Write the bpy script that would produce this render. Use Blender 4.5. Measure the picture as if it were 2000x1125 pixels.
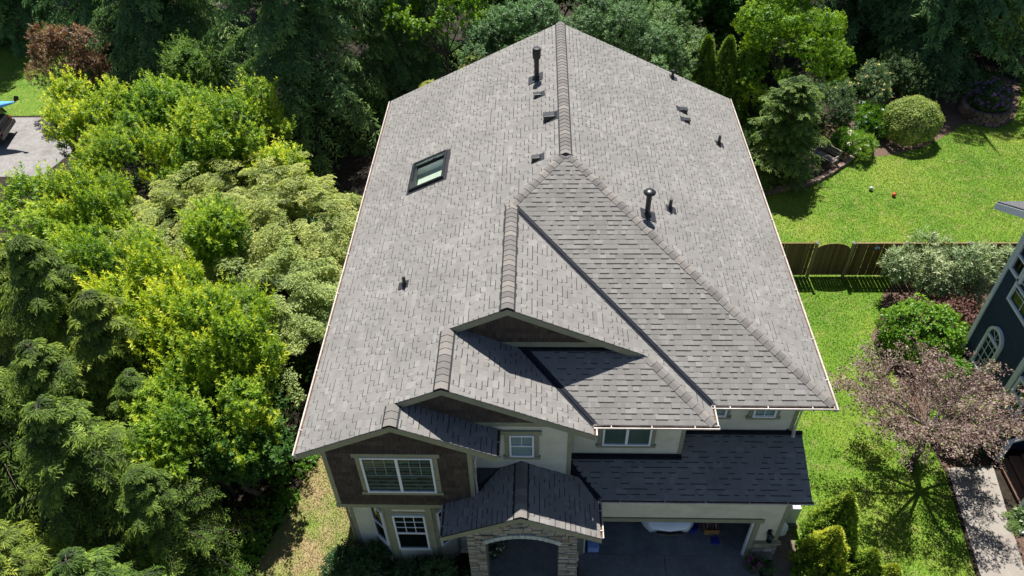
import bpy, math, random
import numpy as np
from mathutils import Vector, Matrix

for o in list(bpy.data.objects):
    bpy.data.objects.remove(o, do_unlink=True)
scene = bpy.context.scene
COL = scene.collection
rnd = random.Random(7)
RN = np.random.default_rng(11)
R = math.radians

# ------------------------------------------------------------------ camera
CAM = Vector((5.849, -10.710, 21.771))
cd = bpy.data.cameras.new('camera')
cd.sensor_width = 36.0
cd.lens = 27.37
cd.clip_start = 0.1
cd.clip_end = 600.0
cam = bpy.data.objects.new('camera', cd)
COL.objects.link(cam)
r_ = Vector((0.99938255, 0.02633905, -0.02325474))
u_ = Vector((-0.00123077, 0.6876886, 0.72600474))
f_ = Vector((-0.0351143, 0.72552784, -0.6872964))
cam.matrix_world = Matrix(((r_.x, u_.x, -f_.x, CAM.x), (r_.y, u_.y, -f_.y, CAM.y), (r_.z, u_.z, -f_.z, CAM.z), (0, 0, 0, 1)))
scene.camera = cam

# ------------------------------------------------------------------ sky, sun, exposure
SUN_EL, SUN_AZ = R(61.5), R(1.5)
w = bpy.data.worlds.new('World')
scene.world = w
w.use_nodes = True
nt = w.node_tree
nt.nodes.clear()
sk = nt.nodes.new('ShaderNodeTexSky')
sk.sky_type = 'NISHITA'
sk.sun_disc = False
sk.sun_elevation = SUN_EL
sk.sun_rotation = -SUN_AZ
sk.air_density = 0.8
sk.dust_density = 0.4
bg = nt.nodes.new('ShaderNodeBackground')
bg.inputs['Strength'].default_value = 0.06
wo = nt.nodes.new('ShaderNodeOutputWorld')
nt.links.new(sk.outputs[0], bg.inputs[0])
nt.links.new(bg.outputs[0], wo.inputs[0])
sl = bpy.data.lights.new('sun', 'SUN')
sl.energy = 5.0
sl.angle = R(0.53)
sl.color = (1.0, 0.96, 0.9)
sun = bpy.data.objects.new('sun', sl)
COL.objects.link(sun)
sd = Vector((0.015, -0.475, -0.88)).normalized()
sun.rotation_euler = sd.to_track_quat('-Z', 'Y').to_euler()
sun.location = (0, 40, 60)
vs = scene.view_settings
vs.view_transform = 'Standard'
vs.look = 'None'
vs.gamma = 1.0
vs.exposure = 1.02
scene.render.film_transparent = False

# ------------------------------------------------------------------ helpers
def tag(o, label=None, cat=None, group=None, kind=None):
    if label: o['label'] = label
    if cat: o['category'] = cat
    if group: o['group'] = group
    if kind: o['kind'] = kind
    return o

def thing(name, label, cat, loc=(0, 0, 0), group=None):
    o = bpy.data.objects.new(name, None)
    o.empty_display_size = 0.2
    COL.objects.link(o)
    o.location = loc
    o['_l'] = list(loc)
    return tag(o, label, cat, group)

def world_loc(o):
    v = Vector((0, 0, 0))
    while o is not None:
        v = v + o.location
        o = o.parent
    return v

def link(name, me, parent=None, kind=None, at=None):
    """mesh verts are in world coordinates; the object is placed so they stay there"""
    o = bpy.data.objects.new(name, me)
    COL.objects.link(o)
    if parent is not None:
        o.parent = parent
        o.location = -world_loc(parent)
    if at is not None:                      # local mesh, placed at a world point
        o.location = Vector(at) - (world_loc(parent) if parent is not None else Vector((0, 0, 0)))
    if kind: o['kind'] = kind
    return o

class MB:
    def __init__(s):
        s.v = []; s.f = []; s.m = []; s.t = []
    def add(s, vs, fs, m=0, tone=0.5):
        b = len(s.v)
        s.v += [tuple(p) for p in vs]
        s.t += [tone] * len(vs)
        for f in fs:
            s.f.append(tuple(b + i for i in f)); s.m.append(m)
        return s
    def box(s, x0, x1, y0, y1, z0, z1, m=0, tone=0.5):
        return s.add([(x0, y0, z0), (x1, y0, z0), (x1, y1, z0), (x0, y1, z0), (x0, y0, z1), (x1, y0, z1), (x1, y1, z1), (x0, y1, z1)],
                     [(3, 2, 1, 0), (4, 5, 6, 7), (0, 1, 5, 4), (1, 2, 6, 5), (2, 3, 7, 6), (3, 0, 4, 7)], m, tone)
    def obox(s, c, ax, ay, az, hx, hy, hz, m=0, tone=0.5, jit=0):
        c, ax, ay, az = map(Vector, (c, ax, ay, az))
        vs = []
        for k in ((-1, -1, -1), (1, -1, -1), (1, 1, -1), (-1, 1, -1), (-1, -1, 1), (1, -1, 1), (1, 1, 1), (-1, 1, 1)):
            p = c + ax * hx * k[0] + ay * hy * k[1] + az * hz * k[2]
            if jit: p = p + Vector((rnd.uniform(-jit, jit), rnd.uniform(-jit, jit), rnd.uniform(-jit, jit)))
            vs.append(p)
        return s.add(vs, [(3, 2, 1, 0), (4, 5, 6, 7), (0, 1, 5, 4), (1, 2, 6, 5), (2, 3, 7, 6), (3, 0, 4, 7)], m, tone)
    def slab(s, pts, n, t, m=0):
        """polygon pts (counter-clockwise seen from n) with thickness t below"""
        n = Vector(n).normalized()
        k = len(pts)
        a = [Vector(p) for p in pts]
        b = [p - n * t for p in a]
        fs = [tuple(range(k)), tuple(range(2 * k - 1, k - 1, -1))]
        fs += [(i, k + i, k + (i + 1) % k, (i + 1) % k) for i in range(k)]
        return s.add(a + b, fs, m)
    def tube(s, path, rad, n=6, m=0, cap=True, tone=0.5):
        path = [Vector(p) for p in path]
        if not hasattr(rad, '__len__'): rad = [rad] * len(path)
        vs = []
        for i, p in enumerate(path):
            d = (path[min(i + 1, len(path) - 1)] - path[max(i - 1, 0)]).normalized()
            a = d.cross(Vector((0, 0, 1)))
            if a.length < 0.05: a = d.cross(Vector((1, 0, 0)))
            a.normalize(); b = d.cross(a)
            for j in range(n):
                t = 2 * math.pi * j / n
                vs.append(p + (a * math.cos(t) + b * math.sin(t)) * rad[i])
        fs = []
        for i in range(len(path) - 1):
            for j in range(n):
                k = (j + 1) % n
                fs.append((i * n + j, i * n + k, (i + 1) * n + k, (i + 1) * n + j))
        if cap:
            fs.append(tuple(range(n - 1, -1, -1)))
            fs.append(tuple((len(path) - 1) * n + j for j in range(n)))
        return s.add(vs, fs, m, tone)
    def lathe(s, c, prof, n=16, m=0, sx=1, sy=1):
        """prof: list of (r, z); revolves about the vertical axis through c"""
        vs = []; fs = []
        for r, z in prof:
            for j in range(n):
                t = 2 * math.pi * j / n
                vs.append((c[0] + r * sx * math.cos(t), c[1] + r * sy * math.sin(t), c[2] + z))
        for i in range(len(prof) - 1):
            for j in range(n):
                k = (j + 1) % n
                fs.append((i * n + j, i * n + k, (i + 1) * n + k, (i + 1) * n + j))
        fs.append(tuple(range(n - 1, -1, -1)))
        fs.append(tuple((len(prof) - 1) * n + j for j in range(n)))
        return s.add(vs, fs, m)
    def grid(s, rows, m=0, close=False):
        """loft through rows of equal point count"""
        n = len(rows[0]); vs = [p for r in rows for p in r]; fs = []
        for i in range(len(rows) - 1):
            for j in range(n - (0 if close else 1)):
                k = (j + 1) % n
                fs.append((i * n + j, i * n + k, (i + 1) * n + k, (i + 1) * n + j))
        return s.add(vs, fs, m)
    def mesh(s, name, mats, smooth=False):
        me = bpy.data.meshes.new(name)
        me.from_pydata(s.v, [], s.f)
        if not isinstance(mats, (list, tuple)): mats = [mats]
        for q in mats: me.materials.append(q)
        if len(mats) > 1: me.polygons.foreach_set('material_index', s.m)
        at = me.attributes.new('tone', 'FLOAT', 'POINT')
        at.data.foreach_set('value', s.t)
        if smooth: me.polygons.foreach_set('use_smooth', [True] * len(s.f))
        me.update()
        return me
    def build(s, name, mats, parent=None, kind=None, smooth=False, bevel=0):
        o = link(name, s.mesh(name, mats, smooth), parent, kind)
        if bevel:
            b = o.modifiers.new('bevel', 'BEVEL'); b.width = bevel; b.segments = 2; b.limit_method = 'ANGLE'
        return o

def copy_tree(o, parent=None, loc=None):
    c = o.copy(); COL.objects.link(c)
    if parent is not None: c.parent = parent
    if loc is not None: c.location = loc
    for ch in list(o.children): copy_tree(ch, c)
    return c

# ------------------------------------------------------------------ materials
def new_mat(name):
    m = bpy.data.materials.new(name); m.use_nodes = True
    t = m.node_tree
    p = t.nodes['Principled BSDF']
    return m, t, p

def N(t, typ, **kw):
    n = t.nodes.new(typ)
    for k, v in kw.items():
        if k.startswith('i_'): n.inputs[k[2:].replace('_', ' ')].default_value = v
        else: setattr(n, k, v)
    return n

def rgba(c): return (c[0], c[1], c[2], 1.0)

def ramp(t, fac, stops):
    r = t.nodes.new('ShaderNodeValToRGB')
    e = r.color_ramp.elements
    e[0].position, e[0].color = stops[0][0], rgba(stops[0][1])
    e[1].position, e[1].color = stops[-1][0], rgba(stops[-1][1])
    for pos, c in stops[1:-1]:
        k = e.new(pos); k.color = rgba(c)
    t.links.new(fac, r.inputs[0])
    return r.outputs[0]

def mixc(t, fac, a, b, mode='MIX'):
    n = t.nodes.new('ShaderNodeMix'); n.data_type = 'RGBA'; n.blend_type = mode
    for sock, val in ((n.inputs[0], fac), (n.inputs[6], a), (n.inputs[7], b)):
        if hasattr(val, 'links'): t.links.new(val, sock)
        elif isinstance(val, (int, float)): sock.default_value = val
        else: sock.default_value = rgba(val)
    return n.outputs[2]

def wpos(t): return t.nodes.new('ShaderNodeNewGeometry').outputs['Position']

def noise(t, scale, detail=4, rough=0.6, vec=None):
    n = t.nodes.new('ShaderNodeTexNoise')
    n.inputs['Scale'].default_value = scale
    n.inputs['Detail'].default_value = detail
    n.inputs['Roughness'].default_value = rough
    t.links.new(vec if vec is not None else wpos(t), n.inputs['Vector'])
    return n.outputs['Fac']

def bump(t, p, h, strength=0.3, dist=0.01):
    b = t.nodes.new('ShaderNodeBump')
    b.inputs['Strength'].default_value = strength
    b.inputs['Distance'].default_value = dist
    t.links.new(h, b.inputs['Height'])
    t.links.new(b.outputs[0], p.inputs['Normal'])

def mat_noise(name, c1, c2, scale=3, rough=0.8, bs=0.0, bscale=None, spec=0.3, lo=0.35, hi=0.65, metal=0, c3=None, s3=0.4):
    m, t, p = new_mat(name)
    f = noise(t, scale)
    c = ramp(t, f, [(lo, c1), (hi, c2)])
    if c3 is not None:
        f3 = noise(t, s3, 6, 0.7)
        k = ramp(t, f3, [(0.45, (0, 0, 0)), (0.7, (1, 1, 1))])
        c = mixc(t, k, c, c3)
    t.links.new(c, p.inputs['Base Color'])
    p.inputs['Roughness'].default_value = rough
    p.inputs['Specular IOR Level'].default_value = spec
    p.inputs['Metallic'].default_value = metal
    if bs: bump(t, p, noise(t, bscale or scale * 8, 5, 0.7), bs, 0.02)
    return m

def mat_obj(name, stops, rough=0.85, grain=60, gamt=0.25, bs=0.3, spec=0.25, weather=None):
    """colour by the piece (object random + tone attribute) with fine grain"""
    m, t, p = new_mat(name)
    oi = t.nodes.new('ShaderNodeObjectInfo')
    c = ramp(t, oi.outputs['Random'], stops)
    g = noise(t, grain, 3, 0.7)
    c = mixc(t, gamt, c, ramp(t, g, [(0.3, (0.25, 0.25, 0.25)), (0.7, (1.6, 1.6, 1.6))]), 'MULTIPLY')
    t.links.new(c, p.inputs['Base Color'])
    p.inputs['Roughness'].default_value = rough
    p.inputs['Specular IOR Level'].default_value = spec
    if bs: bump(t, p, noise(t, grain, 4, 0.7), bs, 0.01)
    return m

def mat_tone(name, stops, rough=0.9, grain=90, gamt=0.3, bs=0.35, spec=0.2, patch=0.0):
    m, t, p = new_mat(name)
    a = t.nodes.new('ShaderNodeAttribute'); a.attribute_name = 'tone'
    c = ramp(t, a.outputs['Fac'], stops)
    g = noise(t, grain, 3, 0.8)
    c = mixc(t, gamt, c, ramp(t, g, [(0.3, (0.55, 0.55, 0.55)), (0.7, (1.4, 1.4, 1.4))]), 'MULTIPLY')
    if patch:
        g2 = noise(t, 0.7, 5, 0.65)
        c = mixc(t, patch, c, ramp(t, g2, [(0.35, (0.8, 0.79, 0.78)), (0.65, (1.16, 1.15, 1.14))]), 'MULTIPLY')
    t.links.new(c, p.inputs['Base Color'])
    p.inputs['Roughness'].default_value = rough
    p.inputs['Specular IOR Level'].default_value = spec
    if bs: bump(t, p, g, bs, 0.006)
    return m

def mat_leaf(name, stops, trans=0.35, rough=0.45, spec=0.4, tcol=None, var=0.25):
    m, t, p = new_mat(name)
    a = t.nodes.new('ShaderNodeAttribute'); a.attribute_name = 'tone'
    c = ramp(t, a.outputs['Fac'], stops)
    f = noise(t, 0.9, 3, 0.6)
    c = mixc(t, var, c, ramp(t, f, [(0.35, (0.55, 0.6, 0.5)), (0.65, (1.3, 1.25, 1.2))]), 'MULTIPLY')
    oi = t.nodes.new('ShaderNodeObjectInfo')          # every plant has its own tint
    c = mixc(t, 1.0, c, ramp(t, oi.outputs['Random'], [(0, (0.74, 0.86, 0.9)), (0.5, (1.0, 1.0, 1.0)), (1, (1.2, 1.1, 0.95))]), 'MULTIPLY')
    t.links.new(c, p.inputs['Base Color'])
    p.inputs['Roughness'].default_value = rough
    p.inputs['Specular IOR Level'].default_value = spec
    tr = t.nodes.new('ShaderNodeBsdfTranslucent')
    tc = mixc(t, 1.0, c, tcol or (1.5, 1.35, 0.6), 'MULTIPLY')
    t.links.new(tc, tr.inputs['Color'])
    mx = t.nodes.new('ShaderNodeMixShader')
    mx.inputs[0].default_value = trans
    t.links.new(p.outputs[0], mx.inputs[1]); t.links.new(tr.outputs[0], mx.inputs[2])
    t.links.new(mx.outputs[0], t.nodes['Material Output'].inputs['Surface'])
    return m

def mat_plain(name, c, rough=0.5, spec=0.4, metal=0, var=0.15, scale=6):
    return mat_noise(name, tuple(x * (1 - var) for x in c), tuple(min(1, x * (1 + var)) for x in c), scale, rough, 0, None, spec, 0.3, 0.7, metal)

def mat_glass(name, tint=(0.02, 0.03, 0.03), op=0.55):
    m, t, p = new_mat(name)
    p.inputs['Base Color'].default_value = rgba(tint)
    p.inputs['Roughness'].default_value = 0.03
    p.inputs['Specular IOR Level'].default_value = 0.9
    tr = t.nodes.new('ShaderNodeBsdfTransparent')
    tr.inputs[0].default_value = (0.9, 0.96, 0.95, 1)
    mx = t.nodes.new('ShaderNodeMixShader'); mx.inputs[0].default_value = op
    t.links.new(tr.outputs[0], mx.inputs[1]); t.links.new(p.outputs[0], mx.inputs[2])
    t.links.new(mx.outputs[0], t.nodes['Material Output'].inputs['Surface'])
    return m

SH_STOPS = [(0.0, (0.158, 0.151, 0.142)), (0.35, (0.175, 0.168, 0.158)), (0.7, (0.186, 0.179, 0.168)), (1.0, (0.215, 0.207, 0.195))]
M = {}
M['shingle'] = mat_tone('shingle_granules', SH_STOPS, 0.93, 120, 0.32, 0.4, 0.2, 0.55)
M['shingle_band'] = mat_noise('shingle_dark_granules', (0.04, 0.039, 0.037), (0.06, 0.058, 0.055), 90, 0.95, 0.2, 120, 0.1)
M['cap'] = mat_obj('ridge_cap_granules', [(0, (0.125, 0.117, 0.109)), (0.4, (0.152, 0.142, 0.131)), (0.75, (0.178, 0.165, 0.15)), (1, (0.21, 0.19, 0.168))], 0.93, 120, 0.3, 0.4, 0.2)
M['vent_strip'] = mat_plain('black_ridge_vent', (0.012, 0.012, 0.013), 0.6)
M['sheath'] = mat_plain('roof_deck_felt', (0.05, 0.05, 0.052), 0.95)
M['valley'] = mat_noise('dark_valley_metal', (0.008, 0.010, 0.015), (0.014, 0.017, 0.024), 4, 0.6, 0, None, 0.15)
M['olive'] = mat_noise('olive_trim_paint', (0.205, 0.205, 0.135), (0.245, 0.24, 0.16), 3, 0.6, 0.08, 60)
M['gutter'] = mat_noise('white_gutter_paint', (0.40, 0.365, 0.33), (0.50, 0.465, 0.43), 2, 0.5, c3=(0.28, 0.235, 0.20), s3=2.5)
M['debris'] = mat_noise('gutter_leaf_litter', (0.05, 0.028, 0.015), (0.16, 0.085, 0.045), 14, 0.95, 0.6, 60)
M['siding'] = mat_noise('cream_lap_siding', (0.50, 0.475, 0.365), (0.56, 0.535, 0.42), 2.5, 0.75, 0.06, 50, c3=(0.43, 0.405, 0.305), s3=1.3)
M['shake'] = mat_tone('dark_cedar_shake', [(0, (0.042, 0.031, 0.022)), (0.5, (0.066, 0.048, 0.035)), (1, (0.095, 0.07, 0.051))], 0.85, 60, 0.2, 0.3, 0.2)
M['white'] = mat_plain('white_vinyl', (0.66, 0.68, 0.7), 0.4, var=0.04)
M['glass'] = mat_glass('window_glass', (0.02, 0.035, 0.03), 0.3)
M['glass_sky'] = mat_glass('skylight_glass', (0.02, 0.03, 0.03), 0.12)
M['skywell'] = mat_plain('white_skylight_well', (0.8, 0.82, 0.77), 0.8, var=0.03)
M['skyroom'] = mat_plain('grey_green_room', (0.42, 0.46, 0.37), 0.9, var=0.1)
M['glass_dark'] = mat_glass('dark_window_glass', (0.004, 0.006, 0.006), 0.7)
M['blind'] = mat_noise('grey_window_blind', (0.42, 0.5, 0.5), (0.52, 0.6, 0.58), 3, 0.7)
M['blind_dark'] = mat_noise('dim_window_shade', (0.10, 0.15, 0.12), (0.17, 0.22, 0.17), 1.2, 0.8)
M['room'] = mat_plain('dark_room', (0.012, 0.013, 0.013), 0.9)
M['dim_bar'] = mat_plain('grille_between_glass', (0.3, 0.33, 0.28), 0.6)
M['black'] = mat_plain('black_painted_metal', (0.012, 0.012, 0.013), 0.35, 0.5)
M['lead'] = mat_plain('dark_flashing', (0.02, 0.021, 0.024), 0.5)
M['brick_stone'] = mat_obj('ledge_stone', [(0, (0.16, 0.13, 0.1)), (0.3, (0.27, 0.23, 0.18)), (0.6, (0.33, 0.3, 0.25)), (0.8, (0.22, 0.2, 0.17)), (1, (0.42, 0.39, 0.33))], 0.9, 25, 0.5, 0.6)
M['arch_stone'] = mat_obj('pale_arch_stone', [(0, (0.34, 0.36, 0.33)), (1, (0.45, 0.47, 0.44))], 0.85, 25, 0.35, 0.5)
M['mortar'] = mat_plain('stone_mortar', (0.17, 0.15, 0.125), 0.95)
M['concrete'] = mat_noise('driveway_concrete', (0.16, 0.165, 0.165), (0.21, 0.21, 0.205), 5, 0.9, 0.25, 60, c3=(0.12, 0.115, 0.11), s3=0.8)
M['garage_floor'] = mat_noise('garage_slab', (0.14, 0.15, 0.155), (0.19, 0.2, 0.2), 3, 0.7, 0.1, 60, c3=(0.1, 0.1, 0.1), s3=0.9)
M['aggregate'] = mat_noise('exposed_aggregate', (0.21, 0.19, 0.165), (0.30, 0.275, 0.24), 45, 0.9, 0.5, 70, c3=(0.22, 0.19, 0.165), s3=1.2)
M['asphalt_pale'] = mat_noise('worn_pale_paving', (0.19, 0.18, 0.174), (0.25, 0.238, 0.232), 6, 0.9, 0.3, 60, c3=(0.15, 0.14, 0.132), s3=1.0)
M['soil'] = mat_noise('dark_soil', (0.012, 0.009, 0.006), (0.034, 0.024, 0.016), 5, 0.95, 0.8, 30)
M['mulch'] = mat_noise('bark_mulch', (0.045, 0.028, 0.02), (0.17, 0.11, 0.078), 16, 0.95, 0.9, 50)
M['gravel'] = mat_noise('dirt_gravel', (0.09, 0.072, 0.056), (0.2, 0.165, 0.13), 30, 0.95, 0.7, 60)
M['bark'] = mat_noise('tree_bark', (0.045, 0.034, 0.026), (0.12, 0.095, 0.075), 12, 0.9, 0.6, 40)
M['twig'] = mat_noise('pale_twig_bark', (0.13, 0.1, 0.085), (0.27, 0.22, 0.19), 9, 0.85)
M['fence'] = mat_obj('weathered_fence_wood', [(0, (0.12, 0.075, 0.035)), (0.5, (0.16, 0.105, 0.05)), (1, (0.21, 0.14, 0.07))], 0.85, 14, 0.45, 0.3)
M['fence_post'] = mat_obj('fence_post_wood', [(0, (0.27, 0.2, 0.11)), (1, (0.33, 0.25, 0.15))], 0.85, 14, 0.4, 0.3)
M['post_cap'] = mat_plain('grey_post_cap', (0.3, 0.28, 0.27), 0.7)
M['navy'] = mat_noise('navy_stucco', (0.022, 0.036, 0.068), (0.03, 0.047, 0.086), 4, 0.8, 0.5, 120)
M['pale_trim'] = mat_plain('pale_grey_trim', (0.62, 0.64, 0.66), 0.55, var=0.05)
M['dark_roof'] = mat_noise('neighbour_roof_shingle', (0.06, 0.06, 0.066), (0.12, 0.12, 0.128), 18, 0.9, 0.5, 60)
M['step_wood'] = mat_obj('brown_step_boards', [(0, (0.16, 0.09, 0.062)), (1, (0.22, 0.13, 0.092))], 0.7, 20, 0.35, 0.2)
M['door'] = mat_plain('dark_stained_door', (0.035, 0.02, 0.014), 0.5)
M['wallboard'] = mat_plain('garage_wallboard', (0.3, 0.29, 0.27), 0.9)
M['car_white'] = mat_plain('white_car_paint', (0.75, 0.77, 0.8), 0.2, 0.6, var=0.02)
M['car_black'] = mat_plain('black_car_paint', (0.012, 0.012, 0.013), 0.22, 0.6, var=0.05)
M['rubber'] = mat_plain('black_rubber', (0.012, 0.012, 0.012), 0.85)
M['lamp_clear'] = mat_plain('clear_lamp_lens', (0.45, 0.48, 0.5), 0.12, 0.8)
M['lamp_red'] = mat_plain('red_lamp_lens', (0.35, 0.02, 0.015), 0.2, 0.6)
M['kayak'] = mat_noise('pale_blue_kayak', (0.10, 0.33, 0.62), (0.14, 0.42, 0.72), 1.5, 0.35)
M['kayak_dark'] = mat_plain('dark_blue_kayak_deck', (0.02, 0.09, 0.25), 0.4)
M['bench_wood'] = mat_obj('silvered_bench_wood', [(0, (0.2, 0.17, 0.15)), (1, (0.3, 0.26, 0.23))], 0.85, 20, 0.4, 0.3)
M['edge_stone'] = mat_obj('reddish_edging_stone', [(0, (0.12, 0.075, 0.06)), (0.5, (0.2, 0.13, 0.105)), (1, (0.27, 0.2, 0.165))], 0.9, 18, 0.5, 0.5)
M['red_ball'] = mat_plain('orange_red_ball', (0.55, 0.07, 0.03), 0.4)
M['pale_ball'] = mat_plain('pale_grey_ball', (0.35, 0.38, 0.36), 0.5)
M['blue_plastic'] = mat_plain('blue_plastic', (0.02, 0.03, 0.22), 0.4)
M['lightblue'] = mat_plain('light_blue_box_card', (0.28, 0.42, 0.75), 0.6)
M['teal'] = mat_plain('grey_teal_plastic', (0.12, 0.22, 0.25), 0.4)
M['crate_wood'] = mat_plain('orange_brown_crate', (0.3, 0.15, 0.05), 0.7)
M['grey_plastic'] = mat_plain('grey_plastic', (0.12, 0.12, 0.125), 0.5)
M['terracotta'] = mat_plain('dark_pot', (0.05, 0.035, 0.03), 0.7)
M['pink'] = mat_leaf('pink_petals', [(0, (0.5, 0.06, 0.28)), (1, (0.75, 0.16, 0.45))], 0.25, 0.6, 0.2, (1.2, 1, 1.1))
M['purple'] = mat_leaf('purple_petals', [(0, (0.26, 0.10, 0.28)), (1, (0.42, 0.2, 0.42))], 0.25, 0.6, 0.2, (1.2, 1, 1.2))
M['white_petal'] = mat_leaf('white_petals', [(0, (0.7, 0.7, 0.66)), (1, (0.85, 0.85, 0.82))], 0.25, 0.6, 0.2, (1, 1, 1))
M['yellow_petal'] = mat_leaf('yellow_petals', [(0, (0.7, 0.55, 0.12)), (1, (0.8, 0.72, 0.35))], 0.25, 0.6, 0.2, (1, 1, 0.8))
# foliage
M['laurel'] = mat_leaf('laurel_leaf', [(0, (0.032, 0.09, 0.013)), (0.35, (0.11, 0.225, 0.021)), (0.65, (0.25, 0.39, 0.031)), (1, (0.53, 0.60, 0.06))], 0.5, 0.42, 0.3)
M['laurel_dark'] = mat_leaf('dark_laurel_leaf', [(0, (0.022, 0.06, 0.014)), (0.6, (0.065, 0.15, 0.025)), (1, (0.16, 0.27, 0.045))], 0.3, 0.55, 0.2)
M['pale_leaf'] = mat_leaf('pale_cream_leaf', [(0, (0.11, 0.17, 0.04)), (0.4, (0.29, 0.35, 0.10)), (0.8, (0.50, 0.54, 0.185)), (1, (0.62, 0.64, 0.27))], 0.42, 0.5, 0.3, (1.3, 1.3, 0.8))
M['hemlock'] = mat_leaf('hemlock_needles', [(0, (0.034, 0.062, 0.015)), (0.5, (0.122, 0.192, 0.031)), (0.8, (0.25, 0.345, 0.056)), (1, (0.45, 0.53, 0.10))], 0.4, 0.6, 0.25)
M['fir'] = mat_leaf('fir_needles', [(0, (0.03, 0.075, 0.03)), (0.55, (0.095, 0.19, 0.062)), (1, (0.30, 0.45, 0.14))], 0.3, 0.6, 0.25, (1.2, 1.3, 0.8))
M['cedar'] = mat_leaf('cedar_spray', [(0, (0.045, 0.085, 0.02)), (0.6, (0.14, 0.22, 0.05)), (1, (0.36, 0.45, 0.10))], 0.4, 0.55, 0.25)
M['cypress'] = mat_leaf('pale_cypress_spray', [(0, (0.105, 0.154, 0.033)), (0.6, (0.255, 0.308, 0.078)), (1, (0.405, 0.434, 0.130))], 0.4, 0.55, 0.25)
M['thuja'] = mat_leaf('thuja_spray', [(0, (0.03, 0.08, 0.015)), (0.5, (0.09, 0.19, 0.03)), (1, (0.24, 0.38, 0.06))], 0.3, 0.6, 0.2)
M['gold_thuja'] = mat_leaf('golden_thuja_spray', [(0, (0.035, 0.085, 0.012)), (0.45, (0.12, 0.22, 0.025)), (0.75, (0.32, 0.42, 0.05)), (1, (0.58, 0.60, 0.10))], 0.35, 0.6, 0.2)
M['maple'] = mat_leaf('bright_maple_leaf', [(0, (0.088, 0.189, 0.013)), (0.5, (0.194, 0.331, 0.020)), (1, (0.352, 0.473, 0.032))], 0.5, 0.45, 0.35)
M['greygreen'] = mat_leaf('grey_green_leaf', [(0, (0.03, 0.07, 0.022)), (0.5, (0.085, 0.165, 0.05)), (1, (0.19, 0.30, 0.10))], 0.3, 0.5, 0.28, (1.2, 1.3, 0.8))
M['silver'] = mat_leaf('silver_green_leaf', [(0, (0.079, 0.141, 0.056)), (0.5, (0.229, 0.314, 0.158)), (1, (0.475, 0.528, 0.331))], 0.25, 0.5, 0.3, (1.1, 1.2, 0.8))
M['boxwood'] = mat_leaf('variegated_box_leaf', [(0, (0.085, 0.16, 0.025)), (0.5, (0.24, 0.33, 0.06)), (1, (0.58, 0.6, 0.24))], 0.3, 0.4, 0.4)
M['bush'] = mat_leaf('bright_bush_leaf', [(0, (0.045, 0.135, 0.012)), (0.5, (0.120, 0.270, 0.024)), (1, (0.255, 0.420, 0.048))], 0.35, 0.4, 0.4)
M['redleaf'] = mat_leaf('russet_leaf', [(0, (0.09, 0.045, 0.025)), (0.45, (0.22, 0.115, 0.06)), (0.75, (0.33, 0.2, 0.09)), (1, (0.34, 0.30, 0.11))], 0.3, 0.45, 0.35, (1.5, 1.0, 0.7))
M['plum'] = mat_leaf('purple_plum_leaf', [(0, (0.075, 0.04, 0.042)), (0.3, (0.165, 0.10, 0.095)), (0.6, (0.29, 0.20, 0.18)), (0.85, (0.36, 0.285, 0.225)), (1, (0.28, 0.33, 0.11))], 0.3, 0.5, 0.3, (1.3, 1.05, 0.8))
M['barberry'] = mat_leaf('barberry_leaf', [(0, (0.070, 0.028, 0.025)), (0.5, (0.168, 0.077, 0.063)), (1, (0.336, 0.210, 0.168))], 0.25, 0.5, 0.3, (1.3, 1, 0.9))
M['cream_leaf'] = mat_leaf('cream_variegated_leaf', [(0, (0.2, 0.24, 0.1)), (1, (0.55, 0.56, 0.38))], 0.3, 0.5, 0.3, (1.1, 1.1, 0.9))
M['shade_leaf'] = mat_leaf('dark_rhododendron_leaf', [(0, (0.022, 0.055, 0.016)), (0.6, (0.055, 0.115, 0.038)), (1, (0.12, 0.2, 0.07))], 0.25, 0.5, 0.25)
M['ivy'] = mat_leaf('ground_ivy_leaf', [(0, (0.040, 0.105, 0.012)), (0.5, (0.096, 0.225, 0.018)), (1, (0.208, 0.360, 0.036))], 0.35, 0.4, 0.4)
M['fern'] = mat_leaf('fern_leaf', [(0, (0.08, 0.15, 0.03)), (1, (0.2, 0.28, 0.07))], 0.4, 0.5, 0.3)

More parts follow.
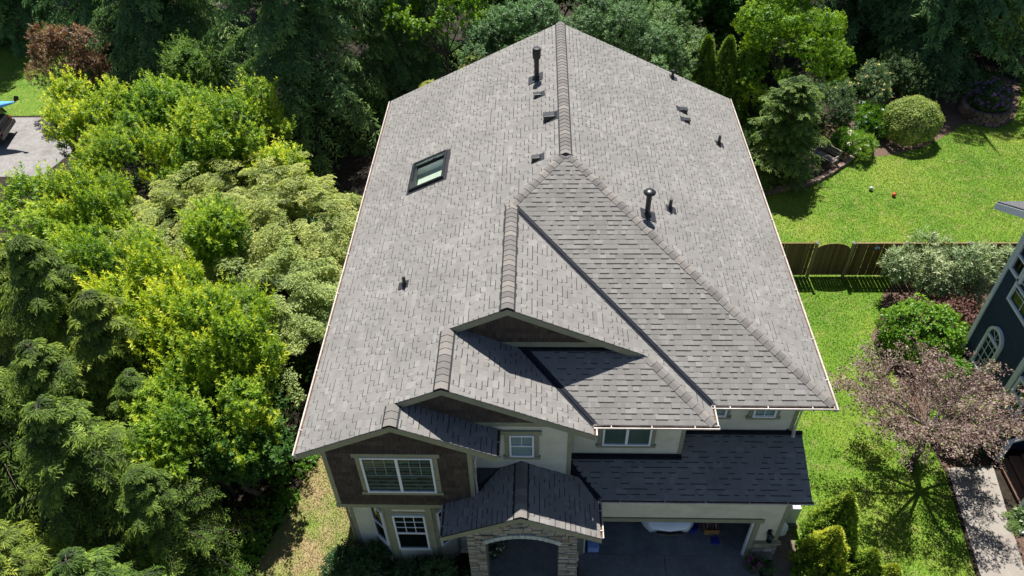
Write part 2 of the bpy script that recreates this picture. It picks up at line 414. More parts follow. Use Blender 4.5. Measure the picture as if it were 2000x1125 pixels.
def mat_lawn(name, blade):
    m, t, p = new_mat(name)
    pos = wpos(t)
    big = noise(t, 0.32, 5, 0.65, pos)
    mid = noise(t, 2.2, 5, 0.7, pos)
    fine = noise(t, 26, 4, 0.8, pos)
    c = ramp(t, big, [(0.3, (0.080, 0.178, 0.012)), (0.5, (0.126, 0.226, 0.018)), (0.68, (0.192, 0.262, 0.032))])
    dry = ramp(t, mid, [(0.5, (0, 0, 0)), (0.78, (0.75, 0.75, 0.75))])
    c = mixc(t, dry, c, (0.29, 0.265, 0.10))
    # the narrow strip west of the house is dry and thin
    sx = t.nodes.new('ShaderNodeSeparateXYZ'); t.links.new(pos, sx.inputs[0])
    mr = t.nodes.new('ShaderNodeMapRange'); mr.inputs['From Min'].default_value = 4.0; mr.inputs['From Max'].default_value = -0.5
    t.links.new(sx.outputs[0], mr.inputs['Value'])
    mr2 = t.nodes.new('ShaderNodeMapRange'); mr2.inputs['From Min'].default_value = -12.0; mr2.inputs['From Max'].default_value = -6.0
    t.links.new(sx.outputs[0], mr2.inputs['Value'])
    mm = t.nodes.new('ShaderNodeMath'); mm.operation = 'MULTIPLY'
    t.links.new(mr.outputs[0], mm.inputs[0]); t.links.new(mr2.outputs[0], mm.inputs[1])
    dn = noise(t, 0.9, 5, 0.65, pos)
    dk = ramp(t, dn, [(0.38, (0.25, 0.25, 0.25)), (0.6, (1, 1, 1))])
    m2 = t.nodes.new('ShaderNodeMath'); m2.operation = 'MULTIPLY'
    t.links.new(mm.outputs[0], m2.inputs[0]); t.links.new(dk, m2.inputs[1])
    c = mixc(t, m2.outputs[0], c, (0.30, 0.23, 0.125))
    if blade:
        a = t.nodes.new('ShaderNodeAttribute'); a.attribute_name = 'tone'
        c = mixc(t, 1.0, c, ramp(t, a.outputs['Fac'], [(0, (0.55, 0.6, 0.5)), (0.6, (1.1, 1.1, 1.0)), (1, (1.7, 1.55, 1.5))]), 'MULTIPLY')
    else:
        c = mixc(t, 0.7, c, ramp(t, fine, [(0.3, (0.35, 0.4, 0.3)), (0.7, (1.35, 1.3, 1.2))]), 'MULTIPLY')
    t.links.new(c, p.inputs['Base Color'])
    p.inputs['Roughness'].default_value = 0.75
    p.inputs['Specular IOR Level'].default_value = 0.2
    if blade:
        tr = t.nodes.new('ShaderNodeBsdfTranslucent'); t.links.new(c, tr.inputs['Color'])
        mx = t.nodes.new('ShaderNodeMixShader'); mx.inputs[0].default_value = 0.35
        t.links.new(p.outputs[0], mx.inputs[1]); t.links.new(tr.outputs[0], mx.inputs[2])
        t.links.new(mx.outputs[0], t.nodes['Material Output'].inputs['Surface'])
    else:
        bump(t, p, fine, 0.8, 0.03)
    return m
M['lawn'] = mat_lawn('lawn_turf', False)
M['blade'] = mat_lawn('grass_blade', True)
# ================================================================== the grey-roofed house
E0 = 6.1
S = 0.478
XM, XA, XB, XC = 6.6, 5.078, 3.585, 2.407
YK, YF, YB, YA, YG = 16.576, 1.58, 0.953, 2.538, 0.638
OV = 0.18
XW0, XW1 = 0.55, 12.65
WC, WB, WA = 0.18, YG + OV, YA + OV            # gable walls
YBW, YFW = YB + 0.5, YF + 0.5                  # eave walls
SG, GY0, GZ0 = 0.36, 0.33, E0 - 2.37           # garage roof
PX, PH, PY0 = 5.40, 1.98, -0.80                # porch roof
PZ0 = E0 - 2.37
house = thing('house', 'two storey cream house with grey shingle roof, three stepped gables and open garage', 'house', (6.6, 8, 0))

# ---- roof deck
def zl(x): return E0 + S * x
deck = MB()
def slope_poly(pts, n):
    deck.slab([Vector(p) - Vector(n).normalized() * 0.004 for p in pts], n, 0.13)
nL, nR, nF = Vector((-S, 0, 1)).normalized(), Vector((S, 0, 1)).normalized(), Vector((0, -S, 1)).normalized()
# left plane in strips
KX0, KX1, KY0, KY1 = 1.735, 2.785, 9.48, 10.87      # skylight opening
for x0, x1, ya, yb, yk in ((0, KX0, 0, 0, YK), (KX0, XC, 0, 0, KY0), (XC, KX1, YG, YG, KY0), (KX0, KX1, KY1, KY1, YK), (KX1, XB, YG, YG, YK), (XB, XA, YA, YA, YK), (XA, XM, YF + XA, YF + XM, YK)):
    slope_poly([(x0, ya, zl(x0)), (x1, yb, zl(x1)), (x1, yk, zl(x1)), (x0, yk, zl(x0))], nL)
slope_poly([(2 * XM, YF, E0), (2 * XM, YK, E0), (XM, YK, zl(XM)), (XM, YF + XM, zl(XM))], nR)
slope_poly([(2 * XA, YF, E0), (2 * XM, YF, E0), (XM, YF + XM, zl(XM)), (XA, YF + XA, zl(XA))], nF)
h_ = YA - YB
slope_poly([(2 * XA, YB, E0), (2 * XA, YF, E0), (XA, YF + XA, zl(XA)), (XA, YA, zl(XA)), (2 * XA - h_, YA, E0 + S * h_)], nR)
hb = WA - YB
slope_poly([(2 * XB, YB, E0), (2 * XA, YB, E0), (2 * XA - hb, WA, E0 + S * hb), (2 * XB - hb, WA, E0 + S * hb)], nF)
slope_poly([(2 * XB, YG, E0), (2 * XB, YB, E0), (2 * XB - hb, WA, E0 + S * hb), (XB, WA, zl(XB)), (XB, YG, zl(XB))], nR)
slope_poly([(2 * XC, 0, E0), (2 * XC, WB, E0), (XC, WB, zl(XC)), (XC, 0, zl(XC))], nR)
nG = Vector((0, -SG, 1)).normalized()
def zg(y): return GZ0 + SG * (y - GY0)
slope_poly([(7.38, GY0, GZ0), (12.92, GY0, GZ0), (12.92, YBW, zg(YBW)), (6.6, YBW, zg(YBW))], nG)
slope_poly([(9.62, YBW, zg(YBW)), (12.92, YBW, zg(YBW)), (12.92, YFW, zg(YFW)), (9.62, YFW, zg(YFW))], nG)
zpr = PZ0 + S * PH
slope_poly([(PX - PH, PY0, PZ0), (PX, PY0, zpr), (PX, WB, zpr), (4.2, WB, zpr - S * 1.2), (4.2, WC, zpr - S * 1.2), (PX - PH, WC, PZ0)], nL)
slope_poly([(PX + PH, PY0, PZ0), (PX + PH, GY0, PZ0), (6.66, WB, zpr - S * 1.26), (PX, WB, zpr), (PX, PY0, zpr)], nR)
# dead valley patch beside the porch roof
slope_poly([(4.22, WC, E0 - 1.99), (4.3, WC, E0 - 1.99), (4.85, WB, E0 - 1.70), (4.22, WB, E0 - 1.70)], (0, -0.42, 1))
roof = deck.build('roof', M['sheath'], house)

# ---- shingles: every tab is a tapered piece with a butt edge of its own
pieces = []      # (verts8, has_band, tone, centre)
PITCH = 0.143
def shingle_plane(O, U, H, slope, bounds, hmax, h0=-0.012):
    O, U, H = Vector(O), Vector(U), Vector(H)
    c = 1 / math.sqrt(1 + slope * slope)
    dh = PITCH * c
    n = (Vector((0, 0, 1)) - H * slope).normalized()
    def pt(u, h, e): return O + U * u + H * h + Vector((0, 0, slope * h)) + n * e
    h = h0; i = 0
    while h < hmax - 0.004:
        h1 = min(h + dh, hmax)
        b0 = bounds(max(h, 0.0)); b1 = bounds(min(h1, hmax) - 1e-4)
        if b0 is None: b0 = b1
        if b1 is None: b1 = b0
        if b0 is None: h = h1; continue
        # where the boundary jumps, keep to the part common to both
        lo = [b0[0], b1[0]]; hi = [b0[1], b1[1]]
        if abs(lo[0] - lo[1]) > 0.5: lo = [max(lo)] * 2
        if abs(hi[0] - hi[1]) > 0.5: hi = [min(hi)] * 2
        u = min(lo) - rnd.uniform(0, 0.3)
        high = rnd.random() < 0.5
        while u < max(hi):
            wd = rnd.choice((0.09, 0.12, 0.15, 0.17, 0.2, 0.24, 0.28)) * rnd.uniform(0.9, 1.1)
            a, b = u, u + wd
            q = [max(lo[0], min(hi[0], a)), max(lo[0], min(hi[0], b)), max(lo[1], min(hi[1], b)), max(lo[1], min(hi[1], a))]
            if max(q[1] - q[0], q[2] - q[3]) > 0.006:
                e = rnd.uniform(0.013, 0.017) if high else rnd.uniform(0.006, 0.008)
                g = 0.0012
                tone = min(1, max(0, rnd.gauss(0.55 if high else 0.45, 0.2)))
                if rnd.random() < 0.07: tone = rnd.uniform(0.85, 1)
                vs = [pt(q[0] + g, h, e), pt(q[1] - g, h, e), pt(q[2] - g, h1, 0.002), pt(q[3] + g, h1, 0.002),
                      pt(q[0] + g, h, 0.0), pt(q[1] - g, h, 0.0)]
                band = None
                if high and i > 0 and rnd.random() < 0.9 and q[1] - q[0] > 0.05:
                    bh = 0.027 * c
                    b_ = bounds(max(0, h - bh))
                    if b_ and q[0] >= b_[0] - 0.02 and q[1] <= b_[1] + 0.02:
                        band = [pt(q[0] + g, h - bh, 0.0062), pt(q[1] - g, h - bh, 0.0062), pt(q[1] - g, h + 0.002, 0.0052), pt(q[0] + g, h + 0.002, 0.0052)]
                cc = (vs[0] + vs[1] + vs[2] + vs[3]) / 4
                if not (H.x > 0 and 1.7 < cc.x < 2.82 and 9.44 < cc.y < 10.91): pieces.append((vs, band, tone))
            u = b
            if rnd.random() < 0.72: high = not high
        h = h1; i += 1
CV = 0.14
shingle_plane((0, 0, E0), (0, 1, 0), (1, 0, 0), S, lambda h: ((0 if h < XC else YG if h < XB else YA if h < XA else YF + h), YK), XM)
shingle_plane((2 * XM, 0, E0), (0, 1, 0), (-1, 0, 0), S, lambda h: (YF + h, YK), XM)
shingle_plane((0, YF, E0), (1, 0, 0), (0, 1, 0), S, lambda h: ((2 * XA - h + CV) if h < XA else h, 2 * XM - h), XM)
shingle_plane((2 * XA, 0, E0), (0, 1, 0), (-1, 0, 0), S, lambda h: (min(YB + h, YA), YF + h - CV), XA)
shingle_plane((0, YB, E0), (1, 0, 0), (0, 1, 0), S, lambda h: (2 * XB - h + CV, 2 * XA - h), WA - YB)
shingle_plane((2 * XB, 0, E0), (0, 1, 0), (-1, 0, 0), S, lambda h: (YG, min(YB + h - CV, WA)), XB)
shingle_plane((2 * XC, 0, E0), (0, 1, 0), (-1, 0, 0), S, lambda h: (0, WB), XC)
shingle_plane((0, GY0, GZ0), (1, 0, 0), (0, 1, 0), SG, lambda h: ((max(7.38 - 1.328 * h * SG / S * 1.0 + CV, 6.68) if h < YBW - GY0 else 9.64), 12.92), YFW - GY0 - 0.06)
shingle_plane((PX - PH, 0, PZ0), (0, 1, 0), (1, 0, 0), S, lambda h: (PY0, WC if h < 4.2 - PX + PH else (WC + (h - 0.83) / 0.55 * 0.62 if h < 1.36 else WB)), PH)
shingle_plane((PX + PH, 0, PZ0), (0, 1, 0), (-1, 0, 0), S, lambda h: (PY0, min(GY0 + 1.328 * h - CV, WB)), PH)

SF = [(0, 1, 2, 3), (4, 5, 1, 0), (4, 0, 3), (1, 5, 2)]
def in_frame(p):
    d = p - CAM; z = d.dot(f_)
    return abs(d.dot(r_) / z) < 0.65 and abs(d.dot(u_) / z) < 0.365
order = sorted(range(len(pieces)), key=lambda i: (pieces[i][0][0] - CAM).length + (0 if in_frame(pieces[i][0][2]) else 100)
               + (0 if (pieces[i][0][1] - pieces[i][0][0]).length > 0.1 else 100))
single = set(order[:300])
field = MB()
for i, (vs, band, tone) in enumerate(pieces):
    mb = MB() if i in single else field
    mb.add(vs, SF, 0, tone)
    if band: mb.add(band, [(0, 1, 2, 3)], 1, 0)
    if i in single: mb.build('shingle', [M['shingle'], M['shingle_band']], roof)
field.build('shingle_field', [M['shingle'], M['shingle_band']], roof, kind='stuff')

# ---- ridge and hip caps
def caps(p0, p1, d1, d2, vent=False, wdt=0.15, ex=0.2):
    """p0 the low / near end, p1 the far end; d1, d2 unit vectors down the two slopes"""
    p0, p1, d1, d2 = map(Vector, (p0, p1, d1, d2))
    ax = (p1 - p0); L = ax.length; ax.normalize()
    up = (-(d1 + d2)).normalized()
    base = 0.026 if vent else 0.004
    if vent:
        v = MB()
        for d in (d1, d2):
            n = up - d * up.dot(d); n.normalize()
            q = [p0, p0 + d * (wdt + 0.05), p1 + d * (wdt + 0.05), p1]
            v.add(q + [x + n * 0.028 for x in q], [(0, 1, 5, 4), (1, 2, 6, 5), (2, 3, 7, 6), (4, 5, 6, 7), (3, 0, 4, 7)])
        v.build('ridge_vent', M['vent_strip'], roof)
    mb = MB()
    lo, hi = base + 0.02, base + 0.006
    len_ = ex * 1.12
    ring = []
    for t, e in ((0, lo), (len_, hi)):
        for th in (0, -0.014 if t == 0 else -0.006):
            a = ax * t
            n1 = (up - d1 * up.dot(d1)).normalized(); n2 = (up - d2 * up.dot(d2)).normalized()
            ring.append([a + d1 * wdt + n1 * (e + th), a + d1 * wdt * 0.25 + n1 * (e + th + 0.003), a + up * (e + th + 0.002),
                         a + d2 * wdt * 0.25 + n2 * (e + th + 0.003), a + d2 * wdt + n2 * (e + th)])
    vs = [p for r in ring for p in r]
    fs = [(j, j + 1, 10 + j + 1, 10 + j) for j in range(4)] + [(5 + j, 5 + j + 1, j + 1, j) for j in range(4)] + [(0, 10, 15, 5), (4, 9, 19, 14)]
    mb.add(vs, fs)
    me = mb.mesh('ridge_cap', M['cap'])
    k = max(1, int(round(L / ex)))
    for i in range(k):
        o = bpy.data.objects.new('ridge_cap', me); COL.objects.link(o)
        o.parent = roof
        o.location = p0 + ax * (i * L / k + rnd.uniform(-0.008, 0.008)) - world_loc(roof)
c_ = 1 / math.sqrt(1 + S * S)
dL, dR, dF = Vector((-c_, 0, -S * c_)), Vector((c_, 0, -S * c_)), Vector((0, -c_, -S * c_))
caps((XM, YF + XM - 0.1, zl(XM)), (XM, YK, zl(XM)), dL, dR, True)
caps((XA, YA, zl(XA)), (XA, YF + XA, zl(XA)), dL, dR, True)
caps((XB, YG, zl(XB)), (XB, YA - 0.02, zl(XB)), dL, dR, True)
caps((XC, 0, zl(XC)), (XC, YG - 0.02, zl(XC)), dL, dR, True)
caps((PX, PY0, zpr), (PX, WB, zpr), dL, dR, True)
def hipdirs(ax, na, nb):
    """directions in each plane perpendicular to the hip line"""
    ax = Vector(ax).normalized(); out = []
    for n in (na, nb):
        d = ax.cross(n).normalized()
        if d.z > 0: d = -d
        out.append(d)
    return out
def hip(p0, p1, na, nb):
    d1, d2 = hipdirs(Vector(p1) - Vector(p0), na, nb)
    caps(p0, p1, d1, d2, False, 0.13)
hip((2 * XM - 0.02, YF + 0.02, E0 + 0.01), (XM, YF + XM, zl(XM)), nF, nR)
hip((XA, YF + XA, zl(XA)), (XM, YF + XM, zl(XM)), nF, nL)
hip((2 * XA - 0.02, YB + 0.02, E0 + 0.01), (2 * XA - h_ + 0.05, YA - 0.05, E0 + S * (h_ - 0.05)), nF, nR)
# ---- valley metal
def valley(p0, p1, na, nb, wd=0.15):
    p0, p1 = Vector(p0), Vector(p1)
    ax = (p1 - p0).normalized(); mb = MB()
    for n in (na, nb):
        d = ax.cross(n).normalized()
        if d.z < 0: d = -d
        mb.add([p0 + n * 0.006, p1 + n * 0.006, p1 + d * wd + n * 0.001, p0 + d * wd + n * 0.001], [(0, 1, 2, 3)])
    up = (na + nb).normalized()
    sd_ = ax.cross(up).normalized()
    mb.add([p0 + sd_ * 0.012 + up * 0.008, p1 + sd_ * 0.012 + up * 0.008, p1 + up * 0.03, p0 + up * 0.03, p0 - sd_ * 0.012 + up * 0.008, p1 - sd_ * 0.012 + up * 0.008],
           [(0, 1, 2, 3), (3, 2, 5, 4)])
    mb.build('valley_flashing', M['valley'], roof)
valley((2 * XA, YF, E0), (XA, YF + XA, zl(XA)), nF, nR)
valley((2 * XB, YB, E0), (2 * XB - hb, WA, E0 + S * hb), nF, nR)
valley((7.38, GY0, GZ0), (6.66, GY0 + 0.956, zpr - S * 1.26), nG, nR)
valley((4.25, WC, E0 - 1.985), (4.83, WB, E0 - 1.71), nL, nG)
for a in ((6.66, 9.63, YBW - 0.16, YBW - 0.02, zg(YBW) - 0.03, zg(YBW) + 0.03), (9.63, 12.92, YFW - 0.12, YFW - 0.02, zg(YFW) - 0.03, zg(YFW) + 0.04),
          (4.9, 7.9, WA - 0.10, WA - 0.02, E0 + S * (WA - YB) - 0.02, E0 + S * (WA - YB) + 0.05)):
    fl = MB(); fl.box(*a); fl.build('apron_flashing', M['valley'], roof)

# ---- fascia and rake boards
def rake(p0, p1, hgt=0.2, y=0.0, name='rake_board'):
    mb = MB()
    p0, p1 = Vector(p0), Vector(p1)
    dn = Vector((0, 0, -hgt))
    q = [p0 + Vector((0, y, -0.012)), p1 + Vector((0, y, -0.012))]
    vs = [q[0], q[1], q[1] + dn, q[0] + dn]
    t = Vector((0, 0.04, 0))
    mb.add(vs + [v + t for v in vs], [(3, 2, 1, 0), (4, 5, 6, 7), (0, 1, 5, 4), (2, 3, 7, 6), (1, 2, 6, 5), (0, 4, 7, 3)])
    return mb.build(name, M['olive'], house)
def edge(p0, p1):
    """thin dark drip edge along a rake"""
    p0, p1 = Vector(p0), Vector(p1)
    mb = MB(); v = [p0 + Vector((0, -0.018, -0.014)), p1 + Vector((0, -0.018, -0.014))]
    z = Vector((0, 0, 0.016)); t = Vector((0, 0.03, 0))
    mb.add([v[0], v[1], v[1] + z, v[0] + z] + [a + t for a in (v[0], v[1], v[1] + z, v[0] + z)], [(0, 1, 2, 3), (4, 7, 6, 5), (3, 2, 6, 7), (0, 4, 5, 1)])
    mb.build('drip_edge', M['lead'], roof)
for p0, p1 in (((-0.06, 0, zl(-0.06)), (XC, 0, zl(XC))), ((XC, 0, zl(XC)), (2 * XC + 0.05, 0, E0 - 0.02)),
               ((XC + 0.1, YG, zl(XC + 0.1)), (XB, YG, zl(XB))), ((XB, YG, zl(XB)), (2 * XB + 0.05, YG, E0 - 0.02)),
               ((XB + 0.1, YA, zl(XB + 0.1)), (XA, YA, zl(XA))), ((XA, YA, zl(XA)), (2 * XA - h_ - 0.04, YA, E0 + S * (h_ + 0.04))),
               ((PX - PH - 0.05, PY0, PZ0 - 0.02), (PX, PY0, zpr)), ((PX, PY0, zpr), (PX + PH + 0.05, PY0, PZ0 - 0.02))):
    rake(p0, p1, 0.2, -0.012); edge(p0, p1)
rake((0, YK, E0), (XM, YK, zl(XM)), 0.2, -0.03); rake((XM, YK, zl(XM)), (2 * XM, YK, E0), 0.2, -0.03)
fs_ = MB()
fs_.box(0.0, 0.035, 0.05, YK - 0.05, E0 - 0.21, E0 - 0.02)
fs_.box(2 * XM - 0.035, 2 * XM, YF + 0.03, YK - 0.05, E0 - 0.21, E0 - 0.02)
fs_.box(2 * XA + 0.03, 2 * XM - 0.04, YF, YF + 0.035, E0 - 0.21, E0 - 0.02)
fs_.box(2 * XB + 0.03, 2 * XA - 0.04, YB, YB + 0.035, E0 - 0.21, E0 - 0.02)
fs_.box(2 * XA - 0.035, 2 * XA, YB + 0.036, YF - 0.002, E0 - 0.21, E0 - 0.02)
fs_.box(2 * XC - 0.035, 2 * XC, 0.05, WB, E0 - 0.21, E0 - 0.02)
fs_.box(2 * XB - 0.035, 2 * XB, YG + 0.05, YB - 0.003, E0 - 0.21, E0 - 0.02)
fs_.box(7.42, 12.9, GY0, GY0 + 0.035, GZ0 - 0.21, GZ0 - 0.02)
fs_.box(PX - PH, PX - PH + 0.035, PY0 + 0.05, WC, PZ0 - 0.21, PZ0 - 0.02)
fs_.box(PX + PH - 0.035, PX + PH, PY0 + 0.05, GY0 - 0.01, PZ0 - 0.21, PZ0 - 0.02)
fs_.build('fascia', M['olive'], house)
# soffits close the eaves
so = MB()
so.box(0.04, XW0, 0.3, YK - 0.1, E0 - 0.2, E0 - 0.17)
so.box(XW1, 2 * XM - 0.04, YFW, YK - 0.1, E0 - 0.2, E0 - 0.17)
so.box(9.62, 2 * XM - 0.04, YF + 0.04, YFW - 0.002, E0 - 0.2, E0 - 0.17)
so.box(6.7, 2 * XA - 0.04, YB + 0.04, YBW, E0 - 0.2, E0 - 0.17)
so.box(9.62, 2 * XA - 0.04, YBW + 0.002, YF + 0.038, E0 - 0.2, E0 - 0.17)
so.box(6.9, 12.85, GY0 + 0.04, 0.74, GZ0 - 0.2, GZ0 - 0.17)
so.build('soffit', M['siding'], house)

# ---- gutters with litter and hangers
def gutter(p0, p1, out, hang=0.85, litter=True, wd=0.105):
    p0, p1, out = Vector(p0), Vector(p1), Vector(out)
    Z = Vector((0, 0, 1)); mb = MB()
    prof = [(0.003, -0.005), (0.003, -0.1), (0.07, -0.1), (wd, -0.03), (wd, -0.008), (wd - 0.022, -0.008), (wd - 0.022, -0.02), (wd - 0.03, -0.022), (0.062, -0.088), (0.012, -0.088), (0.012, -0.005)]
    k = len(prof)
    vs = [p0 + out * a + Z * b for a, b in prof] + [p1 + out * a + Z * b for a, b in prof]
    mb.add(vs, [(i, (i + 1) % k, k + (i + 1) % k, k + i) for i in range(k)] + [tuple(range(k)), tuple(range(2 * k - 1, k - 1, -1))])
    # end caps
    ax = (p1 - p0).normalized()
    for p in (p0, p1):
        q = [p + out * 0.003 - Z * 0.1, p + out * 0.07 - Z * 0.1, p + out * wd - Z * 0.03, p + out * wd - Z * 0.008, p + out * 0.003 - Z * 0.005]
        mb.add(q + [x + ax * 0.004 for x in q], [(0, 1, 2, 3, 4), (9, 8, 7, 6, 5)] + [(i, (i + 1) % 5, 5 + (i + 1) % 5, 5 + i) for i in range(5)])
    g = mb.build('gutter', M['gutter'], house)
    if litter:
        l = MB(); L = (p1 - p0).length; n = max(2, int(L / 0.12)); a = []; b = []
        for i in range(n + 1):
            p = p0 + (p1 - p0) * (i / n)
            a.append(p + out * 0.012 - Z * rnd.uniform(0.035, 0.06)); b.append(p + out * rnd.uniform(0.088, 0.092) - Z * rnd.uniform(0.04, 0.06))
        l.grid([a, b]); l.build('leaf_litter', M['debris'], g)
    L = (p1 - p0).length
    if hang:
        n = max(1, int(L / hang))
        for i in range(n):
            c = p0 + (p1 - p0) * ((i + 0.5 + rnd.uniform(-0.12, 0.12)) / n)
            h = MB(); h.obox(c + out * (wd * 0.5) - Z * 0.003, out, ax, Z, wd * 0.52, 0.012, 0.004)
            h.build('gutter_hanger', M['gutter'], g)
    return g
gutter((0, YK, E0 - 0.01), (0, -0.02, E0 - 0.01), (-1, 0, 0), 1.6)
gutter((2 * XM, YF - 0.12, E0 - 0.01), (2 * XM, YK, E0 - 0.01), (1, 0, 0), 1.6)
gutter((2 * XA + 0.02, YF, E0 - 0.01), (2 * XM - 0.003, YF, E0 - 0.01), (0, -1, 0), 0.9)
gutter((2 * XB + 0.02, YB, E0 - 0.01), (2 * XA + 0.11, YB, E0 - 0.01), (0, -1, 0), 0.95)
gutter((2 * XA, YB + 0.003, E0 - 0.01), (2 * XA, YF - 0.003, E0 - 0.01), (1, 0, 0), 0)
gutter((2 * XC, 0.02, E0 - 0.01), (2 * XC, WB, E0 - 0.01), (1, 0, 0), 0.5)
gutter((2 * XB, YG + 0.0, E0 - 0.01), (2 * XB, YB - 0.12, E0 - 0.01), (1, 0, 0), 0)
gutter((7.44, GY0, GZ0 - 0.01), (12.95, GY0, GZ0 - 0.01), (0, -1, 0), 0.95)
gutter((PX - PH, PY0 + 0.02, PZ0 - 0.01), (PX - PH, WC, PZ0 - 0.01), (-1, 0, 0), 0.45)
gutter((PX + PH, PY0 + 0.02, PZ0 - 0.01), (PX + PH, GY0 - 0.12, PZ0 - 0.01), (1, 0, 0), 0.45)
def downspout(path, m='gutter', r=0.04):
    mb = MB(); mb.tube(path, r, 4); mb.build('downspout', M[m], house)
downspout([(12.72, YF - 0.06, E0 - 0.1), (12.7, YFW - 0.07, E0 - 0.5), (12.68, YFW - 0.07, zg(YFW) + 0.12), (12.62, YFW - 0.25, zg(YFW) + 0.06)], 'siding', 0.045)
downspout([(4.86, 0.3, E0 - 0.1), (4.3, WC + 0.2, E0 - 0.45), (4.26, WC + 0.06, E0 - 0.6), (4.26, WC + 0.0, E0 - 1.9)])
downspout([(0.42, 0.72, E0 - 0.25), (0.47, 0.74, 3.0), (0.47, 0.74, 0.1)], 'olive')

# ---- walls
def lap(xr, y, z0, z1, step=0.15):
    """lap siding courses facing the street; xr(z) -> (x0, x1)"""
    mb = MB(); z = z0
    while z < z1 - 0.01:
        zt = min(z + step, z1)
        a, b = xr(z), xr(zt)
        if b[1] > b[0] and a[1] > a[0]:
            mb.add([(a[0], y - 0.02, z), (a[1], y - 0.02, z), (b[1], y - 0.004, zt + 0.003), (b[0], y - 0.004, zt + 0.003), (a[0], y, z), (a[1], y, z)],
                   [(0, 1, 2, 3), (4, 5, 1, 0)])
        z = zt
    return mb
def gable_wall(name, x0, x1, y, z0, xl, xr_, ztop, th=0.14):
    """solid wall behind the siding: straight from z0, cut by two roof slopes"""
    pts = [(x0, z0), (x1, z0)]
    zr = ztop(x1); zl_ = ztop(x0)
    pts += [(x1, zr)]
    if x0 < xl < x1: pts += [(xl, ztop(xl))]
    pts += [(x0, zl_)]
    mb = MB(); k = len(pts)
    vs = [(x, y, z) for x, z in pts] + [(x, y + th, z) for x, z in pts]
    mb.add(vs, [tuple(range(k)), tuple(range(2 * k - 1, k - 1, -1))] + [(i, k + i, k + (i + 1) % k, (i + 1) % k) for i in range(k)])
    return mb.build(name, M['siding'], house)
TH = 0.16
def ztop_gable(xr2): return lambda x: E0 + S * (min(x, 2 * xr2 - x)) - TH
gable_wall('gable_wall', XW0, 4.2, WC, 3.55, XC, 0, ztop_gable(XC))
gable_wall('gable_wall', 1.2, 6.66, WB, 3.4, XB, 0, ztop_gable(XB))
gable_wall('gable_wall', 2.4, 9.2, WA, 6.0, XA, 0, ztop_gable(XA))
gable_wall('gable_wall', XW0, XW1, YK - 0.25, 0, XM, 0, ztop_gable(XM))
wl = MB()
wl.box(XW0, XW0 + 0.14, WC + 0.141, YK - 0.252, 3.4, E0 + 0.1)
wl.box(XW0, XW0 + 0.14, 0.85, YK - 0.252, 0, 3.4)
wl.build('side_wall', M['siding'], house)
wr = MB()
wr.box(XW1 - 0.14, XW1, YFW, YK - 0.252, 0, E0 + 0.1)
wr.box(XW1 - 0.14, XW1, 0.86, YFW, 0, GZ0 + 0.0)
wr.build('side_wall', M['siding'], house)
wf = MB(); wf.box(9.62, XW1, YFW, YFW + 0.14, 3.6, E0 + 0.05); wf.build('front_wall', M['siding'], house)
wf = MB(); wf.box(6.6, 9.62, YBW, YBW + 0.14, 3.6, E0 + 0.05); wf.box(9.48, 9.62, YBW + 0.14, YFW, 3.6, E0 + 0.05); wf.build('front_wall', M['siding'], house)
wf = MB(); wf.box(4.06, 4.2, WC + 0.141, WB, 3.5, E0 + 0.05); wf.box(6.52, 6.66, WB + 0.141, YBW + 0.5, 3.4, E0 + 0.1); wf.build('return_wall', M['siding'], house)
lap(lambda z: (9.64, 12.56), YFW, zg(YFW) + 0.12, E0 - 0.2).build('lap_siding', M['siding'], house, smooth=False)
lap(lambda z: (6.75, 9.53), YBW, zg(YBW) + 0.12, E0 - 0.2).build('lap_siding', M['siding'], house)
lap(lambda z: (4.2, min(6.56, 2 * XB - (z - E0 + 0.2) / S)), WB, 3.7, E0 + 0.13).build('lap_siding', M['siding'], house)
for a in ((12.56, 12.66, YFW - 0.03, YFW, zg(YFW) + 0.06, E0 - 0.2), (9.53, 9.63, YBW - 0.03, YBW, zg(YBW) + 0.06, E0 - 0.2), (6.56, 6.67, WB - 0.03, WB, zg(YBW) - 0.25, E0 + 0.02)):
    tr = MB(); tr.box(*a); tr.build('corner_board', M['olive'], house)
# shake courses on the gables
def shakes(xr, y, z0, z1, step=0.165):
    mb = MB(); z = z0
    while z < z1 - 0.02:
        zt = min(z + step, z1); a, b = xr(z), xr(zt)
        if a[1] - a[0] < 0.05: break
        x = a[0] - rnd.uniform(0, 0.1); rt = rnd.uniform(0.3, 0.7)
        while x < a[1]:
            wd = rnd.uniform(0.09, 0.2)
            q0, q1 = max(x, a[0]), min(x + wd, a[1]); r0, r1 = max(x, b[0]), min(x + wd, b[1])
            if q1 - q0 > 0.01 and r1 - r0 > -0.02:
                r1 = max(r1, r0 + 0.002)
                e = rnd.uniform(0.05, 0.065); dz = rnd.uniform(-0.008, 0.008)
                g = 0.003
                mb.add([(q0 + g, y - e, z + dz), (q1 - g, y - e, z + dz), (r1 - g, y - 0.006, zt + 0.01), (r0 + g, y - 0.006, zt + 0.01), (q0 + g, y, z + dz), (q1 - g, y, z + dz)],
                       [(0, 1, 2, 3), (4, 5, 1, 0), (4, 0, 3), (1, 5, 2)], 0, min(1, max(0, rnd.gauss(rt, 0.2))))
            x += wd
        z = zt
    return mb
def xr_gable(x0, x1, xr2):
    return lambda z: (max(x0, (z - E0 + 0.2) / S), min(x1, 2 * xr2 - (z - E0 + 0.2) / S))
shakes(xr_gable(XW0 + 0.1, 4.1, XC), WC, E0 - 2.42, E0 + S * XC - 0.25).build('shakes', M['shake'], house, kind='stuff')
shakes(xr_gable(2.0, 6.6, XB), WB, E0 + 0.3, E0 + S * XB - 0.25).build('shakes', M['shake'], house, kind='stuff')
